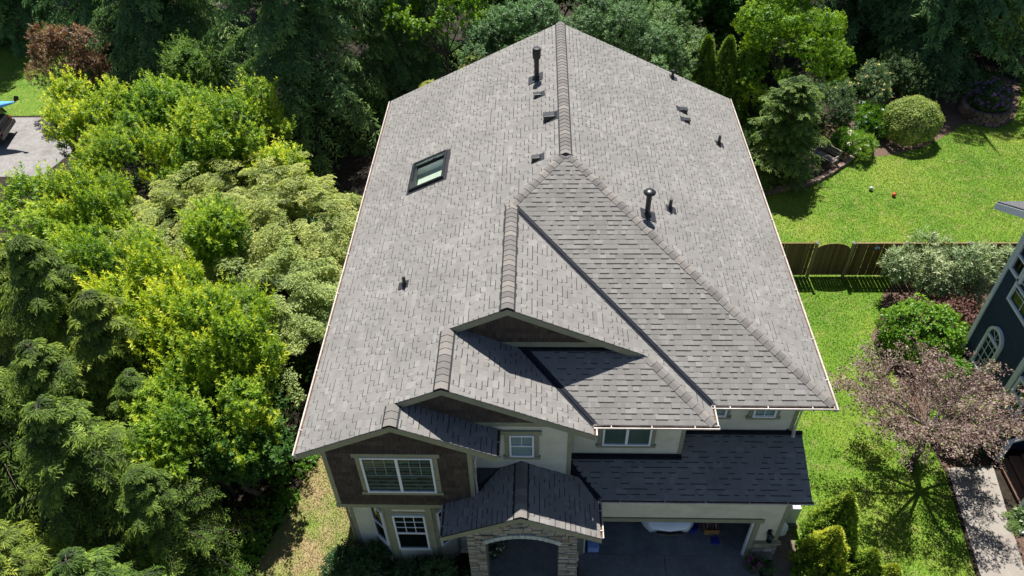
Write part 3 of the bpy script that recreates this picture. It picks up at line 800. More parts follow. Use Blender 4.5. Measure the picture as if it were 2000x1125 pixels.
shakes(xr_gable(3.4, 8.0, XA), WA, E0 + 1.12, E0 + S * XA - 0.25).build('shakes', M['shake'], house, kind='stuff')
tr = MB(); tr.box(XW0 - 0.01, XW0 + 0.1, WC - 0.045, WC, E0 - 2.45, E0 + 0.08); tr.box(XW0 - 0.03, XW0 - 0.001, WC - 0.02, WC + 0.12, E0 - 2.45, E0 - 0.0); tr.build('corner_board', M['olive'], house)
tr = MB(); tr.box(4.1, 4.21, WC - 0.045, WC, E0 - 2.45, E0 + 0.08); tr.build('corner_board', M['olive'], house)
tr = MB(); tr.box(XW0 - 0.03, 4.23, WC - 0.06, WC + 0.0, E0 - 2.58, E0 - 2.43); tr.build('belly_band', M['olive'], house)
tr = MB(); tr.box(3.9, 6.6, WB - 0.05, WB, E0 + 0.13, E0 + 0.29); tr.build('belly_band', M['olive'], house)
tr = MB(); tr.box(4.6, 7.9, WA - 0.05, WA, E0 + 0.93, E0 + 1.11); tr.build('belly_band', M['olive'], house)

# ---- windows
def window(c, ux, n, w_, h, sashes=1, grid=(2, 2), gfrac=0.5, trim=0.1, blind=True, glass='glass', ears=True, meet=None, par=None, bm='blind', mw=0.009, mm='white'):
    """c: bottom-left corner of the frame on the wall face"""
    c, ux, n = Vector(c), Vector(ux).normalized(), Vector(n).normalized()
    Z = Vector((0, 0, 1)); par = par or house
    def bar(mb, a0, a1, b0, b1, d0, d1):
        mb.obox(c + ux * (a0 + a1) / 2 + Z * (b0 + b1) / 2 + n * (d0 + d1) / 2, ux, n, Z, (a1 - a0) / 2, (d1 - d0) / 2, (b1 - b0) / 2)
    fr = MB(); t = 0.05
    bar(fr, 0, w_, 0, t, 0.0, 0.075); bar(fr, 0, w_, h - t, h, 0.0, 0.07)
    bar(fr, 0, t, t, h - t, 0.0, 0.07); bar(fr, w_ - t, w_, t, h - t, 0.0, 0.07)
    sw = w_ / sashes
    for i in range(1, sashes): bar(fr, i * sw - 0.035, i * sw + 0.035, t, h - t, 0.0, 0.066)
    if meet is not None: bar(fr, t, w_ - t, h * meet - 0.02, h * meet + 0.02, 0.0, 0.062)
    win = fr.build('window', M['white'], par)
    bk = MB(); bar(bk, t, w_ - t, t, h - t, 0.004, 0.012); bk.build('room_behind', M['room'], win)
    if blind:
        bl = MB(); nb = int(h / 0.06); top = h - t
        for i in range(nb):
            z0 = t + i * (top - t) / nb
            bl.add([c + ux * (t + 0.01) + Z * z0 + n * 0.024, c + ux * (w_ - t - 0.01) + Z * z0 + n * 0.024,
                    c + ux * (w_ - t - 0.01) + Z * (z0 + 0.05) + n * 0.016, c + ux * (t + 0.01) + Z * (z0 + 0.05) + n * 0.016], [(0, 1, 2, 3)])
        bl.build('blind', M[bm], win)
    for i in range(sashes):
        a0, a1 = i * sw + (t if i == 0 else 0.035), (i + 1) * sw - (t if i == sashes - 1 else 0.035)
        pn = MB(); pn.add([c + ux * x_ + Z * z_ + n * 0.036 for x_, z_ in ((a0, t), (a1, t), (a1, h - t), (a0, h - t))], [(0, 1, 2, 3)]); pn.build('pane', M[glass], win)
        if grid:
            mu = MB(); b0 = h * (1 - gfrac)
            for k in range(1, grid[0]): x = a0 + (a1 - a0) * k / grid[0]; bar(mu, x - mw, x + mw, b0, h - t, 0.038, 0.052)
            for k in range(grid[1]): z = b0 + (h - t - b0) * k / grid[1]; bar(mu, a0, a1, z - mw, z + mw, 0.0385, 0.054)
            mu.build('muntin', M[mm], win)
    if trim:
        tm = MB(); e = 0.07 if ears else 0
        bar(tm, -trim - e, w_ + trim + e, h + 0.002, h + trim + 0.03, 0.0, 0.05)
        bar(tm, -trim, -0.002, -0.0, h, 0.0, 0.04); bar(tm, w_ + 0.002, w_ + trim, -0.0, h, 0.0, 0.04)
        bar(tm, -trim - e * 0.6, w_ + trim + e * 0.6, -trim, -0.002, 0.0, 0.06)
        tm.build('casing', M['olive'], win)
    return win
FN = (0, -1, 0); FX = (1, 0, 0)
window((1.46, WC - 0.02, E0 - 1.80), FX, FN, 1.78, 1.52, 2, (3, 2), 0.5, 0.12, True, 'glass', bm='blind_dark', mw=0.006, mm='dim_bar')
window((5.1, WB - 0.015, E0 - 1.11), FX, FN, 0.62, 0.90, 1, (2, 1), 0.5, 0.12, True, meet=0.5)
window((7.5, YBW - 0.015, E0 - 1.48), FX, FN, 1.26, 1.15, 2, None, 0.9, 0.11, True, bm='blind_dark')
window((10.15, YFW - 0.015, E0 - 1.05), FX, FN, 0.62, 0.62, 1, (2, 2), 0.9, 0.1, True)
window((11.46, YFW - 0.015, E0 - 1.06), FX, FN, 0.60, 0.62, 1, (2, 2), 0.9, 0.1, True)

# ---- ground floor front left with bay
LW = 0.72
ll = MB(); ll.box(XW0, 4.0, LW, LW + 0.13, 0.0, 3.5); ll.build('front_wall', M['siding'], house)
lap(lambda z: (0.64, 1.1), LW, 0.35, 3.5).build('lap_siding', M['siding'], house)
tr = MB(); tr.box(XW0 - 0.012, 0.645, LW - 0.03, LW, 0.3, 3.5); tr.build('corner_board', M['olive'], house)
us = MB(); us.box(XW0, 4.2, WC + 0.01, LW, 3.46, 3.52); us.build('soffit', M['olive'], house)
BX0, BX1, BF = 1.72, 2.98, WC + 0.02        # bay front corners
bay = MB(); fp = [(1.12, LW), (BX0, BF), (BX1, BF), (3.55, LW)]
vs = [(x, y, 0.3) for x, y in fp] + [(x, y, 3.46) for x, y in fp]
bay.add(vs, [(i, i + 1, 4 + i + 1, 4 + i) for i in range(3)] + [(3, 0, 4, 7), (4, 5, 6, 7), (3, 2, 1, 0)])
bayo = bay.build('bay', M['siding'], house)
fb = MB(); vs = [(x, y + 0.03, 0.0) for x, y in fp] + [(x, y + 0.03, 0.3) for x, y in fp]
fb.add(vs, [(i, i + 1, 4 + i + 1, 4 + i) for i in range(3)]); fb.box(XW0 + 0.02, 1.1, LW - 0.012, LW - 0.002, 0, 0.32); fb.build('foundation', M['concrete'], house)
bt = MB()
def post_on(p, q, a0, a1, z0, z1, d=0.025):
    p, q = Vector((p[0], p[1], 0)), Vector((q[0], q[1], 0)); u = (q - p).normalized(); n = Vector((u.y, -u.x, 0)); L = (q - p).length
    a0 = a0 if a0 >= 0 else L + a0; a1 = a1 if a1 > 0 else L + a1
    bt.obox(p + u * (a0 + a1) / 2 + n * d / 2 + Vector((0, 0, (z0 + z1) / 2)), u, n, (0, 0, 1), (a1 - a0) / 2, d / 2, (z1 - z0) / 2)
for p, q in zip(fp[:-1], fp[1:]):
    wp = 0.17 if (q[0] - p[0]) > 1 else 0.1
    post_on(p, q, 0.0, wp, 0.3, 3.46); post_on(p, q, -wp, -0.001, 0.3, 3.46)
    post_on(p, q, wp + 0.001, -wp - 0.001, 3.34, 3.46)
    post_on(p, q, wp + 0.001, -wp - 0.001, 3.08, 3.2)
bt.build('bay_trim', M['olive'], house)
window((1.9, BF - 0.005, 1.30), FX, FN, 0.88, 1.78, 1, (3, 3), 0.5, 0.0, False, 'glass_dark', False, 0.48)
u1 = Vector((BX0 - 1.12, BF - LW, 0)).normalized(); n1 = Vector((u1.y, -u1.x, 0))
window(Vector((1.12, LW, 1.30)) + u1 * 0.11 + n1 * 0.004, u1, n1, 0.56, 1.78, 1, None, 0.5, 0.0, False, 'glass_dark', False, 0.5)
u2 = Vector((3.55 - BX1, LW - BF, 0)).normalized(); n2 = Vector((u2.y, -u2.x, 0))
window(Vector((BX1, BF, 1.30)) + u2 * 0.11 + n2 * 0.004, u2, n2, 0.56, 1.78, 1, (2, 3), 0.5, 0.0, False, 'glass_dark', False, 0.5)

# ---- garage front, interior
GWY = 0.73
gw = MB()
GL, GR, GT = 7.15, 11.88, 1.98
gw.box(6.9, XW1, GWY, GWY + 0.13, GT, GZ0 - 0.02)
gw.box(GR, XW1, GWY, GWY + 0.13, 0, GT)
gw.box(6.9, GL, GWY, GWY + 0.13, 0, GT)
gw.build('garage_wall', M['siding'], house)
lap(lambda z: (7.0, 12.56), GWY, GT + 0.2, GZ0 - 0.17).build('lap_siding', M['siding'], house)
lap(lambda z: (GR + 0.16, 12.56), GWY, 0.95, GT + 0.2).build('lap_siding', M['siding'], house)
tr = MB()
tr.box(GL - 0.14, GR + 0.22, GWY - 0.05, GWY - 0.0, GT, GT + 0.17)
tr.box(GR, GR + 0.14, GWY - 0.045, GWY - 0.0, 0, GT - 0.002)
tr.box(GL - 0.14, GL, GWY - 0.045, GWY - 0.0, 0, GT - 0.002)
tr.box(GL + 0.001, GR - 0.001, GWY + 0.01, GWY + 0.12, GT - 0.06, GT - 0.002)
tr.build('door_casing', M['olive'], house)
for a, b in ((GR - 0.05, GR - 0.002), (GL + 0.002, GL + 0.05)):
    tr = MB(); tr.box(a, b, GWY + 0.02, GWY + 0.12, 0.03, GT - 0.06); tr.build('door_jamb', M['pale_trim'], house)
tr = MB(); tr.box(12.56, 12.67, GWY - 0.03, GWY, 0.9, GZ0 - 0.17); tr.build('corner_board', M['olive'], house)
gi = MB()
gi.box(6.78, 6.9, GWY + 0.13, 7.5, 0, 3.4); gi.box(6.9, 12.5, 7.5, 7.62, 0, 3.4)
gi.build('garage_inner_wall', M['wallboard'], house)
gc = MB(); gc.box(6.9, 12.5, GWY + 0.14, 7.5, 2.75, 2.85); gc.build('garage_ceiling', M['wallboard'], house)
gs = MB(); gs.box(6.9, XW1 - 0.15, GWY + 0.0, 7.5, -0.1, 0.03); gs.build('garage_slab', M['garage_floor'], house)
gd = MB()
for i in range(4): gd.box(GL + 0.05, GR - 0.05, 1.0 + i * 0.56, 1.0 + i * 0.56 + 0.55, 2.18, 2.22)
gd.build('overhead_door', M['white'], house)
# lantern
ln = MB()
lx, ly, lz = 12.36, GWY - 0.16, 1.38
ln.box(lx - 0.06, lx + 0.06, GWY - 0.03, GWY - 0.0, lz - 0.02, lz + 0.22)
ln.tube([(lx, GWY - 0.02, lz + 0.16), (lx, ly - 0.02, lz + 0.24), (lx, ly, lz + 0.17)], 0.014, 5)
ln.lathe((lx, ly, lz), [(0.02, 0.17), (0.035, 0.15), (0.105, 0.085), (0.11, 0.075)], 6)
ln.lathe((lx, ly, lz), [(0.085, -0.17), (0.085, -0.15)], 6)
for k in range(6):
    a = k * math.pi / 3
    ln.tube([(lx + 0.08 * math.cos(a), ly + 0.08 * math.sin(a), lz - 0.16), (lx + 0.095 * math.cos(a), ly + 0.095 * math.sin(a), lz + 0.08)], 0.007, 4)
lan = ln.build('lantern', M['black'], house)
lg = MB(); lg.lathe((lx, ly, lz), [(0.074, -0.15), (0.088, 0.075)], 6); lg.build('lantern_glass', M['glass'], lan)

# ---- stone work: porch arch and garage pier
def stone_face(parent, xr, y, z0, z1, dep=0.05, hz=(0.07, 0.14), wx=(0.14, 0.36), nrm=FN, ux=FX, org=(0, 0, 0), mat='brick_stone'):
    """courses of ledge stones; xr(z0,z1) -> list of (a0, a1) along ux"""
    org, ux, nrm = Vector(org), Vector(ux), Vector(nrm); z = z0
    while z < z1 - 0.03:
        zt = min(z + rnd.uniform(*hz), z1)
        for a0, a1 in xr(z, zt):
            a = a0
            while a < a1 - 0.01:
                b = min(a + rnd.uniform(*wx), a1)
                if a1 - b < 0.09: b = a1
                e = dep * rnd.uniform(0.6, 1.35); g = 0.007
                mb = MB()
                mb.obox(org + ux * ((a + b) / 2) + Vector((0, 0, (z + zt) / 2)) + nrm * (e / 2), ux, nrm, (0, 0, 1), (b - a) / 2 - g, e / 2, (zt - z) / 2 - g * 0.8, jit=0.006)
                mb.build('stone', M[mat], parent)
                a = b
        z = zt
PW = PY0 + 0.22                      # front face of the stone wall
PL0, PL1, PR0, PR1 = 3.98, 4.46, 6.36, 6.84
def soff(x): return E0 - 2.72 - 0.32 * ((x - PX) / 0.95) ** 2
def rtop(x): return zpr - S * abs(x - PX) - 0.2
sb = MB()
sb.box(PL0, PL1, PW, PW + 0.45, 0, soff(PL1)); sb.box(PR0, PR1, PW, PW + 0.45, 0, soff(PR0))
xs = [PL0 + (PR1 - PL0) * i / 24 for i in range(25)]
lowr = [soff(min(max(x, PL1), PR0)) for x in xs]
for i in range(24):
    a, b = xs[i], xs[i + 1]
    q = [(a, PW, lowr[i]), (b, PW, lowr[i + 1]), (b, PW, rtop(b)), (a, PW, rtop(a))]
    sb.add(q + [(x, y + 0.45, z) for x, y, z in q], [(0, 1, 2, 3), (7, 6, 5, 4), (0, 4, 5, 1)])
arch = sb.build('stone_arch', M['mortar'], house)
def arch_rows(z, zt):
    out = []; zm = (z + zt) / 2
    lo, hi = PL0, PR1
    if zt > rtop(PL0): lo = max(lo, PX - (zpr - 0.2 - zt) / S); hi = min(hi, PX + (zpr - 0.2 - zt) / S)
    if hi - lo < 0.1: return out
    if z < soff(PL1) + 0.0: return [(lo, PL1), (PR0, hi)]
    zz = soff(PX) + 0.16
    if z < zz:
        k = math.sqrt(max(0, (E0 - 2.72 + 0.16 - z) / 0.32)) * 0.95
        return [(lo, max(lo, PX - k)), (min(hi, PX + k), hi)]
    return [(lo, hi)]
stone_face(arch, arch_rows, 0, 0.0, E0 - 1.6, org=(0, PW, 0))
stone_face(arch, lambda a, b: [(0, 0.45)], 0, 0.0, soff(PR1) - 0.02, org=(PR1, PW, 0), ux=(0, 1, 0), nrm=(1, 0, 0), wx=(0.18, 0.4))
for i in range(13):
    x0 = PL1 - 0.02 + (PR0 - PL1 + 0.04) * i / 13; x1 = PL1 - 0.02 + (PR0 - PL1 + 0.04) * (i + 1) / 13
    mb = MB(); g = 0.006
    n0 = Vector((0.32 * 2 * (x0 - PX) / 0.9, 0, 1)).normalized(); n1 = Vector((0.32 * 2 * (x1 - PX) / 0.9, 0, 1)).normalized()
    a, b = Vector((x0 + g, PW - 0.06, soff(x0) - 0.01)), Vector((x1 - g, PW - 0.06, soff(x1) - 0.01))
    q = [a, b, b + n1 * 0.16, a + n0 * 0.16]; t = Vector((0, 0.2, 0))
    mb.add(q + [v + t for v in q], [(0, 1, 2, 3), (7, 6, 5, 4), (0, 4, 5, 1), (1, 5, 6, 2), (2, 6, 7, 3), (3, 7, 4, 0)])
    mb.build('arch_stone', M['arch_stone'], arch)
# porch sides, floor, door
pw = MB(); pw.box(4.0, 4.2, LW - 0.0, 1.9, 0, 3.6); pw.box(6.7, 6.9, GWY + 0.02, 1.9, 0, 3.6); pw.box(4.0, 6.9, 1.9, 2.0, 0, 3.6); pw.build('porch_wall', M['siding'], house)
pc = MB(); pc.box(3.6, 7.2, PW + 0.451, 1.9, 3.30, 3.34); pc.build('porch_ceiling', M['olive'], house)
dm = MB(); dm.box(5.0, 5.95, 1.84, 1.9, 0.32, 2.4); dm.box(5.08, 5.87, 1.82, 1.84, 0.45, 1.2); dm.build('front_door', M['door'], house)
pf = MB(); pf.box(4.2, 6.7, PW + 0.46, 1.9, 0, 0.3); pf.box(4.46, 6.36, PW - 0.05, PW + 0.459, 0, 0.16); pf.build('porch_floor', M['concrete'], house)
pier = MB(); pier.box(GR + 0.141, XW1 + 0.02, GWY - 0.05, GWY - 0.002, 0, 0.92); pier.box(XW1 + 0.001, XW1 + 0.05, GWY - 0.05, 1.15, 0, 0.92)
pier_o = pier.build('stone_pier', M['mortar'], house)
stone_face(pier_o, lambda a, b: [(GR + 0.145, XW1 + 0.06)], 0, 0.0, 0.9, org=(0, GWY - 0.05, 0), dep=0.035)
pcap = MB(); pcap.box(GR + 0.12, XW1 + 0.12, GWY - 0.13, GWY - 0.003, 0.92, 0.98); pcap.build('pier_cap', M['olive'], pier_o)

# ---- roof fittings
def on(x, left=True): return E0 + S * (x if left else 2 * XM - x)
def flash(mb, x, y, left, r):
    z = on(x, left); n = nL if left else nR; d = dL if left else dR
    mb.obox(Vector((x, y, z)) + n * 0.02 + d * 0.03, d, (0, 1, 0), n, r, r * 0.9, 0.006)
def pipe(x, y, left, h, r, name='vent_pipe'):
    z = on(x, left); mb = MB()
    mb.tube([(x, y, z - 0.05), (x, y, z + h)], r, 10); o = mb.build(name, M['black'], roof)
    f = MB(); flash(f, x, y, left, r * 3.2); f.lathe((x, y, z - 0.06), [(r * 2.0, 0), (r * 1.25, 0.16), (r * 1.1, 0.17)], 10); f.build('pipe_flashing', M['lead'], o)
    return o
st = pipe(5.75, 13.2, True, 1.02, 0.085, 'flue_pipe')
mb = MB(); mb.lathe((5.75, 13.2, on(5.75) + 0.86), [(0.13, -0.12), (0.14, 0.02), (0.14, 0.2), (0.12, 0.235), (0.02, 0.245)], 16); mb.build('flue_cap', M['black'], st, smooth=False)
st = pipe(8.86, 6.62, False, 0.76, 0.075, 'flue_pipe')
mb = MB(); z = on(8.86, False) + 0.74; mb.lathe((8.86, 6.62, z), [(0.09, -0.02), (0.165, 0.02), (0.175, 0.05), (0.13, 0.1), (0.05, 0.125), (0.01, 0.127)], 18)
mb.build('flue_cap', M['black'], st, smooth=True)
pipe(9.63, 7.36, False, 0.36, 0.05)
pipe(12.07, 12.55, False, 0.34, 0.05)
pipe(10.84, 16.16, False, 0.32, 0.05)
pipe(2.13, 4.87, True, 0.34, 0.05)
def box_vent(x, y, left, a, hgt):
    z = on(x, left); n = nL if left else nR; d = dL if left else dR; c = Vector((x, y, z)); Y = Vector((0, 1, 0))
    mb = MB()
    q = [c - d * a + Y * -a * 0.8, c + d * a + Y * -a * 0.8, c + d * a + Y * a * 0.8, c - d * a + Y * a * 0.8]
    top = [c - d * a * 0.75 + n * hgt * 0.45 - Y * a * 0.7, c + d * a * 0.9 + n * hgt - Y * a * 0.7, c + d * a * 0.9 + n * hgt + Y * a * 0.7, c - d * a * 0.75 + n * hgt * 0.45 + Y * a * 0.7]
    mb.add([v + n * 0.012 for v in q] + top, [(4, 5, 6, 7), (0, 1, 5, 4), (1, 2, 6, 5), (2, 3, 7, 6), (3, 0, 4, 7)])
    o = mb.build('box_vent', M['black'], roof, bevel=0.012)
    f = MB(); f.obox(c + n * 0.018 - d * 0.05, d, Y, n, a * 1.35, a * 1.15, 0.004); f.build('vent_flashing', M['lead'], o)
box_vent(5.82, 12.0, True, 0.13, 0.14); box_vent(6.2, 10.35, True, 0.2, 0.2); box_vent(5.78, 8.4, True, 0.14, 0.15)
box_vent(10.92, 13.85, False, 0.15, 0.15); box_vent(10.95, 13.2, False, 0.13, 0.13)
# skylight
sx0, sx1, sy0, sy1 = 1.68, 2.84, 9.42, 10.93
cx, cy = (sx0 + sx1) / 2, (sy0 + sy1) / 2
c = Vector((cx, cy, on(cx))); U_, Y_ = -dL, Vector((0, 1, 0)); hx, hy = (sx1 - sx0) / 2 / c_, (sy1 - sy0) / 2
sf = MB()
for a, b, ha, hb_ in ((-hx + 0.03, 0, 0.03, hy), (hx - 0.03, 0, 0.03, hy), (0, -hy + 0.03, hx - 0.06, 0.03), (0, hy - 0.03, hx - 0.06, 0.03)):
    sf.obox(c + U_ * a + Y_ * b + nL * 0.055, U_, Y_, nL, ha, hb_, 0.055)
sk_o = sf.build('skylight', M['black'], roof, bevel=0.01)
g = MB(); g.add([c + nL * 0.1 + U_ * a * (hx - 0.06) + Y_ * b * (hy - 0.06) for a, b in ((-1, 1), (-1, -1), (1, -1), (1, 1))], [(0, 1, 2, 3)]); g.build('skylight_pane', M['glass_sky'], sk_o)
wz = 0.4
w4 = [Vector((KX0, KY0, on(KX0))), Vector((KX1, KY0, on(KX1))), Vector((KX1, KY1, on(KX1))), Vector((KX0, KY1, on(KX0)))]
wl_ = MB(); dn_ = Vector((0, 0, -wz)); wl_.add([v + nL * 0.06 for v in w4] + [v + dn_ for v in w4], [(0, 4, 5, 1), (1, 5, 6, 2), (2, 6, 7, 3), (3, 7, 4, 0)]); wl_.build('skylight_shaft', M['skywell'], sk_o)
wl_ = MB(); wl_.add([v + dn_ * 0.99 for v in w4], [(0, 1, 2, 3)]); wl_.build('room_below', M['skyroom'], sk_o)
f = MB()
for a, b, ha, hb_ in ((-hx - 0.05, 0, 0.05, hy + 0.1), (hx + 0.05, 0, 0.05, hy + 0.1), (0, -hy - 0.05, hx, 0.05), (0, hy + 0.05, hx, 0.05)):
    f.obox(c + U_ * a + Y_ * b + nL * 0.014, U_, Y_, nL, ha, hb_, 0.006)
f.build('skylight_flashing', M['lead'], sk_o)
# ================================================================== ground, lawns, paths
def sheet(name, pts, z, mat, label=None, cat=None, kind='structure', th=None):
    mb = MB()
    if th: mb.slab([(x, y, z) for x, y in pts], (0, 0, 1), th)
    else: mb.add([(x, y, z) for x, y in pts], [tuple(range(len(pts)))])
    return tag(mb.build(name, M[mat]), label, cat, None, kind)
g = MB(); g.add([(-220, -120, 0), (220, -120, 0), (220, 260, 0), (-220, 260, 0)], [(0, 1, 2, 3)]); tag(g.build('ground', M['soil']), kind='structure')
def smooth_path(pts, n=6):
    out = []; k = len(pts)
    for i in range(k - 1):
        p0 = pts[max(i - 1, 0)]; p1 = pts[i]; p2 = pts[i + 1]; p3 = pts[min(i + 2, k - 1)]
        for j in range(n):
            t = j / n
            out.append(tuple(0.5 * (2 * b + (c - a) * t + (2 * a - 5 * b + 4 * c - d) * t * t + (3 * b - a - 3 * c + d) * t ** 3) for a, b, c, d in zip(p0, p1, p2, p3)))
    out.append(pts[-1]); return out
BED_EDGE = smooth_path([(13.4, 18.0), (15.7, 18.3), (17.1, 18.8), (18.7, 19.4), (20.2, 20.6), (21.4, 21.7), (22.2, 21.6), (23.2, 21.8), (24.7, 22.4), (26.4, 23.6), (27.6, 24.5), (28.9, 24.1), (30.2, 25.0), (31.6, 27.5), (33.0, 30.5)])
LAWN_R = [(12.66, 3.0), (13.6, 2.3), (13.45, 1.4), (13.3, -3.0), (18.2, -3.0), (18.4, 0.0), (18.85, 3.7), (18.6, 6.5), (18.6, 8.2), (18.3, 9.6), (18.9, 10.6), (19.6, 12.2), (21.0, 13.05), (60, 13.05), (60, 31.0), (33.3, 31.0)] + BED_EDGE[::-1] + [(12.66, 18.0)]
LAWN_L = [(-3.2, -3.0), (0.3, -3.0), (0.2, 0.3), (0.35, 1.2), (0.5, 9.0), (-0.6, 9.0), (-1.3, 4.4), (-1.8, 3.2), (-2.2, 1.5), (-2.6, 0.0)]
LAWN_FL = [(-60, 25.9), (-18.5, 25.9), (-20.5, 33.0), (-24, 38), (-60, 38)]
sheet('lawn', LAWN_R, 0.004, 'lawn')
sheet('lawn', LAWN_L, 0.004, 'lawn')
sheet('lawn', [(-3.4, -14.0), (4.3, -14.0), (4.3, -1.3), (0.3, -1.3), (0.28, -3.02), (-3.2, -3.02)], 0.004, 'lawn')
sheet('lawn', [(13.5, -14.0), (18.0, -14.0), (18.15, -3.02), (13.4, -3.02)], 0.004, 'lawn')
sheet('street', [(-60, -24), (60, -24), (60, -14.1), (-60, -14.1)], 0.006, 'asphalt_pale')
sheet('lawn', LAWN_FL, 0.004, 'lawn')
sheet('mulch_bed', [(13.0, 18.0)] + BED_EDGE[:-4] + [(31.5, 29.5), (28, 28.6), (24, 27.2), (20.5, 24.4), (17, 21.5), (13.0, 20.5)], 0.006, 'mulch')
sheet('mulch_bed', [(18.87, 3.75), (20.4, 3.9), (21.0, 8.4), (24, 8.6), (24, 13.0), (21.0, 13.0), (19.6, 12.2), (18.9, 10.6), (18.3, 9.6), (18.6, 8.2), (18.6, 6.5)], 0.006, 'mulch')
sheet('mulch_bed', [(0.22, -1.2), (4.4, -1.2), (4.2, 0.72), (0.55, 0.9), (0.36, 1.1)], 0.006, 'soil')
sheet('mulch_bed', [(20.0, -3), (24, -3), (24, 2.6), (20.75, 2.6), (20.3, 2.0), (19.65, 0.3)], 0.006, 'mulch')
sheet('gravel_path', [(12.7, 0.75), (12.3, -3.0), (13.4, -3.0), (13.5, 1.3), (13.62, 2.25), (12.66, 3.0)], 0.012, 'gravel')
# street driveway in slabs with joints
slabs = [(7.0, 9.55, -14.0, -3.215), (9.565, 12.25, -14.0, -3.215), (7.0, 9.55, -3.2, -0.72), (9.565, 12.25, -3.2, -0.72), (7.0, 9.55, -0.705, 0.72), (9.565, 12.25, -0.705, 0.72)]
dv = None
for x0, x1, y0, y1 in slabs:
    mb = MB(); mb.box(x0, x1, y0, y1, -0.08, 0.022)
    o = mb.build('driveway' if dv is None else 'slab', M['concrete'], dv, bevel=0.006)
    if dv is None: dv = tag(o, kind='structure')
mb = MB(); mb.box(4.4, 6.99, -3.2, PW - 0.06, -0.05, 0.02); tag(mb.build('front_path', M['concrete']), kind='structure')
# neighbour's walk of exposed aggregate, in bays
wk = None
L0, L1 = Vector((18.2, -3.0, 0)), Vector((18.98, 3.85, 0)); R0, R1 = Vector((19.35, -3.0, 0)), Vector((20.45, 3.95, 0))
for t0, t1 in ((0, 0.46), (0.462, 0.8), (0.802, 1)):
    q = [L0.lerp(L1, t0), R0.lerp(R1, t0), R0.lerp(R1, t1), L0.lerp(L1, t1)]
    mb = MB(); mb.slab([p + Vector((0, 0, 0.03)) for p in q], (0, 0, 1), 0.1)
    o = mb.build('walkway' if wk is None else 'slab', M['aggregate'], wk)
    if wk is None: wk = tag(o, kind='structure')
sheet('neighbour_driveway', [(-60, 19.6), (-18.6, 20.2), (-18.0, 22.4), (-20.9, 25.7), (-60, 25.8)], 0.01, 'asphalt_pale')

# ------------------------------------------------------------------ grass blades
def poly_pts(poly, dens, rng):
    P = np.array(poly); lo = P.min(0); hi = P.max(0)
    lo = np.maximum(lo, (-30, -3)); hi = np.minimum(hi, (36, 37))
    n = int(np.prod(hi - lo) * dens)
    q = lo + rng.random((n, 2)) * (hi - lo)
    inside = np.zeros(n, bool); j = len(P) - 1
    for i in range(len(P)):
        xi, yi = P[i]; xj, yj = P[j]
        c = ((yi > q[:, 1]) != (yj > q[:, 1])) & (q[:, 0] < (xj - xi) * (q[:, 1] - yi) / (yj - yi + 1e-12) + xi)
        inside ^= c; j = i
    q = q[inside]
    d = np.concatenate([q, np.zeros((len(q), 1))], 1) - np.array(CAM)
    z = d @ np.array(f_); a = np.abs(d @ np.array(r_) / z); b = np.abs(d @ np.array(u_) / z)
    return q[(z > 0) & (a < 0.72) & (b < 0.42)]
def raw_mesh(name, verts, tri, mat, tone, smooth=False):
    me = bpy.data.meshes.new(name)
    nv, nf = len(verts), len(tri)
    me.vertices.add(nv); me.vertices.foreach_set('co', np.ascontiguousarray(verts, np.float32).ravel())
    me.loops.add(nf * 3); me.loops.foreach_set('vertex_index', np.ascontiguousarray(tri, np.int32).ravel())
    me.polygons.add(nf); me.polygons.foreach_set('loop_start', np.arange(0, nf * 3, 3, dtype=np.int32))
    me.polygons.foreach_set('loop_total', np.full(nf, 3, np.int32))
    at = me.attributes.new('tone', 'FLOAT', 'POINT'); at.data.foreach_set('value', np.ascontiguousarray(tone, np.float32))
    me.materials.append(mat)
    me.update(calc_edges=True)
    return me
def grass(poly, dens, label, hmin=0.025, hmax=0.06):
    q = poly_pts(poly, dens, RN); n = len(q)
    an = RN.random(n) * 2 * np.pi; h = RN.uniform(hmin, hmax, n); wd = RN.uniform(0.006, 0.014, n)
    lean = RN.normal(0, 0.6, (n, 2)) * h[:, None]
    b = np.concatenate([q, np.full((n, 1), 0.004)], 1)
    s = np.stack([np.cos(an) * wd, np.sin(an) * wd, np.zeros(n)], 1)
    t = b + np.concatenate([lean, h[:, None]], 1)
    v = np.stack([b - s, b + s, t], 1).reshape(-1, 3)
    me = raw_mesh('grass', v, np.arange(3 * n).reshape(-1, 3), M['blade'], np.repeat(np.clip(RN.normal(0.5, 0.22, n), 0, 1), 3))
    o = bpy.data.objects.new('grass', me); COL.objects.link(o)
    return tag(o, label, 'grass', kind='stuff')
grass(LAWN_R, 900, 'bright mown lawn grass to the right of the grey roofed house')
grass(LAWN_L, 1100, 'dry thin grass on the strip left of the house')
grass(LAWN_FL, 350, 'shaded lawn grass beyond the far left driveway')

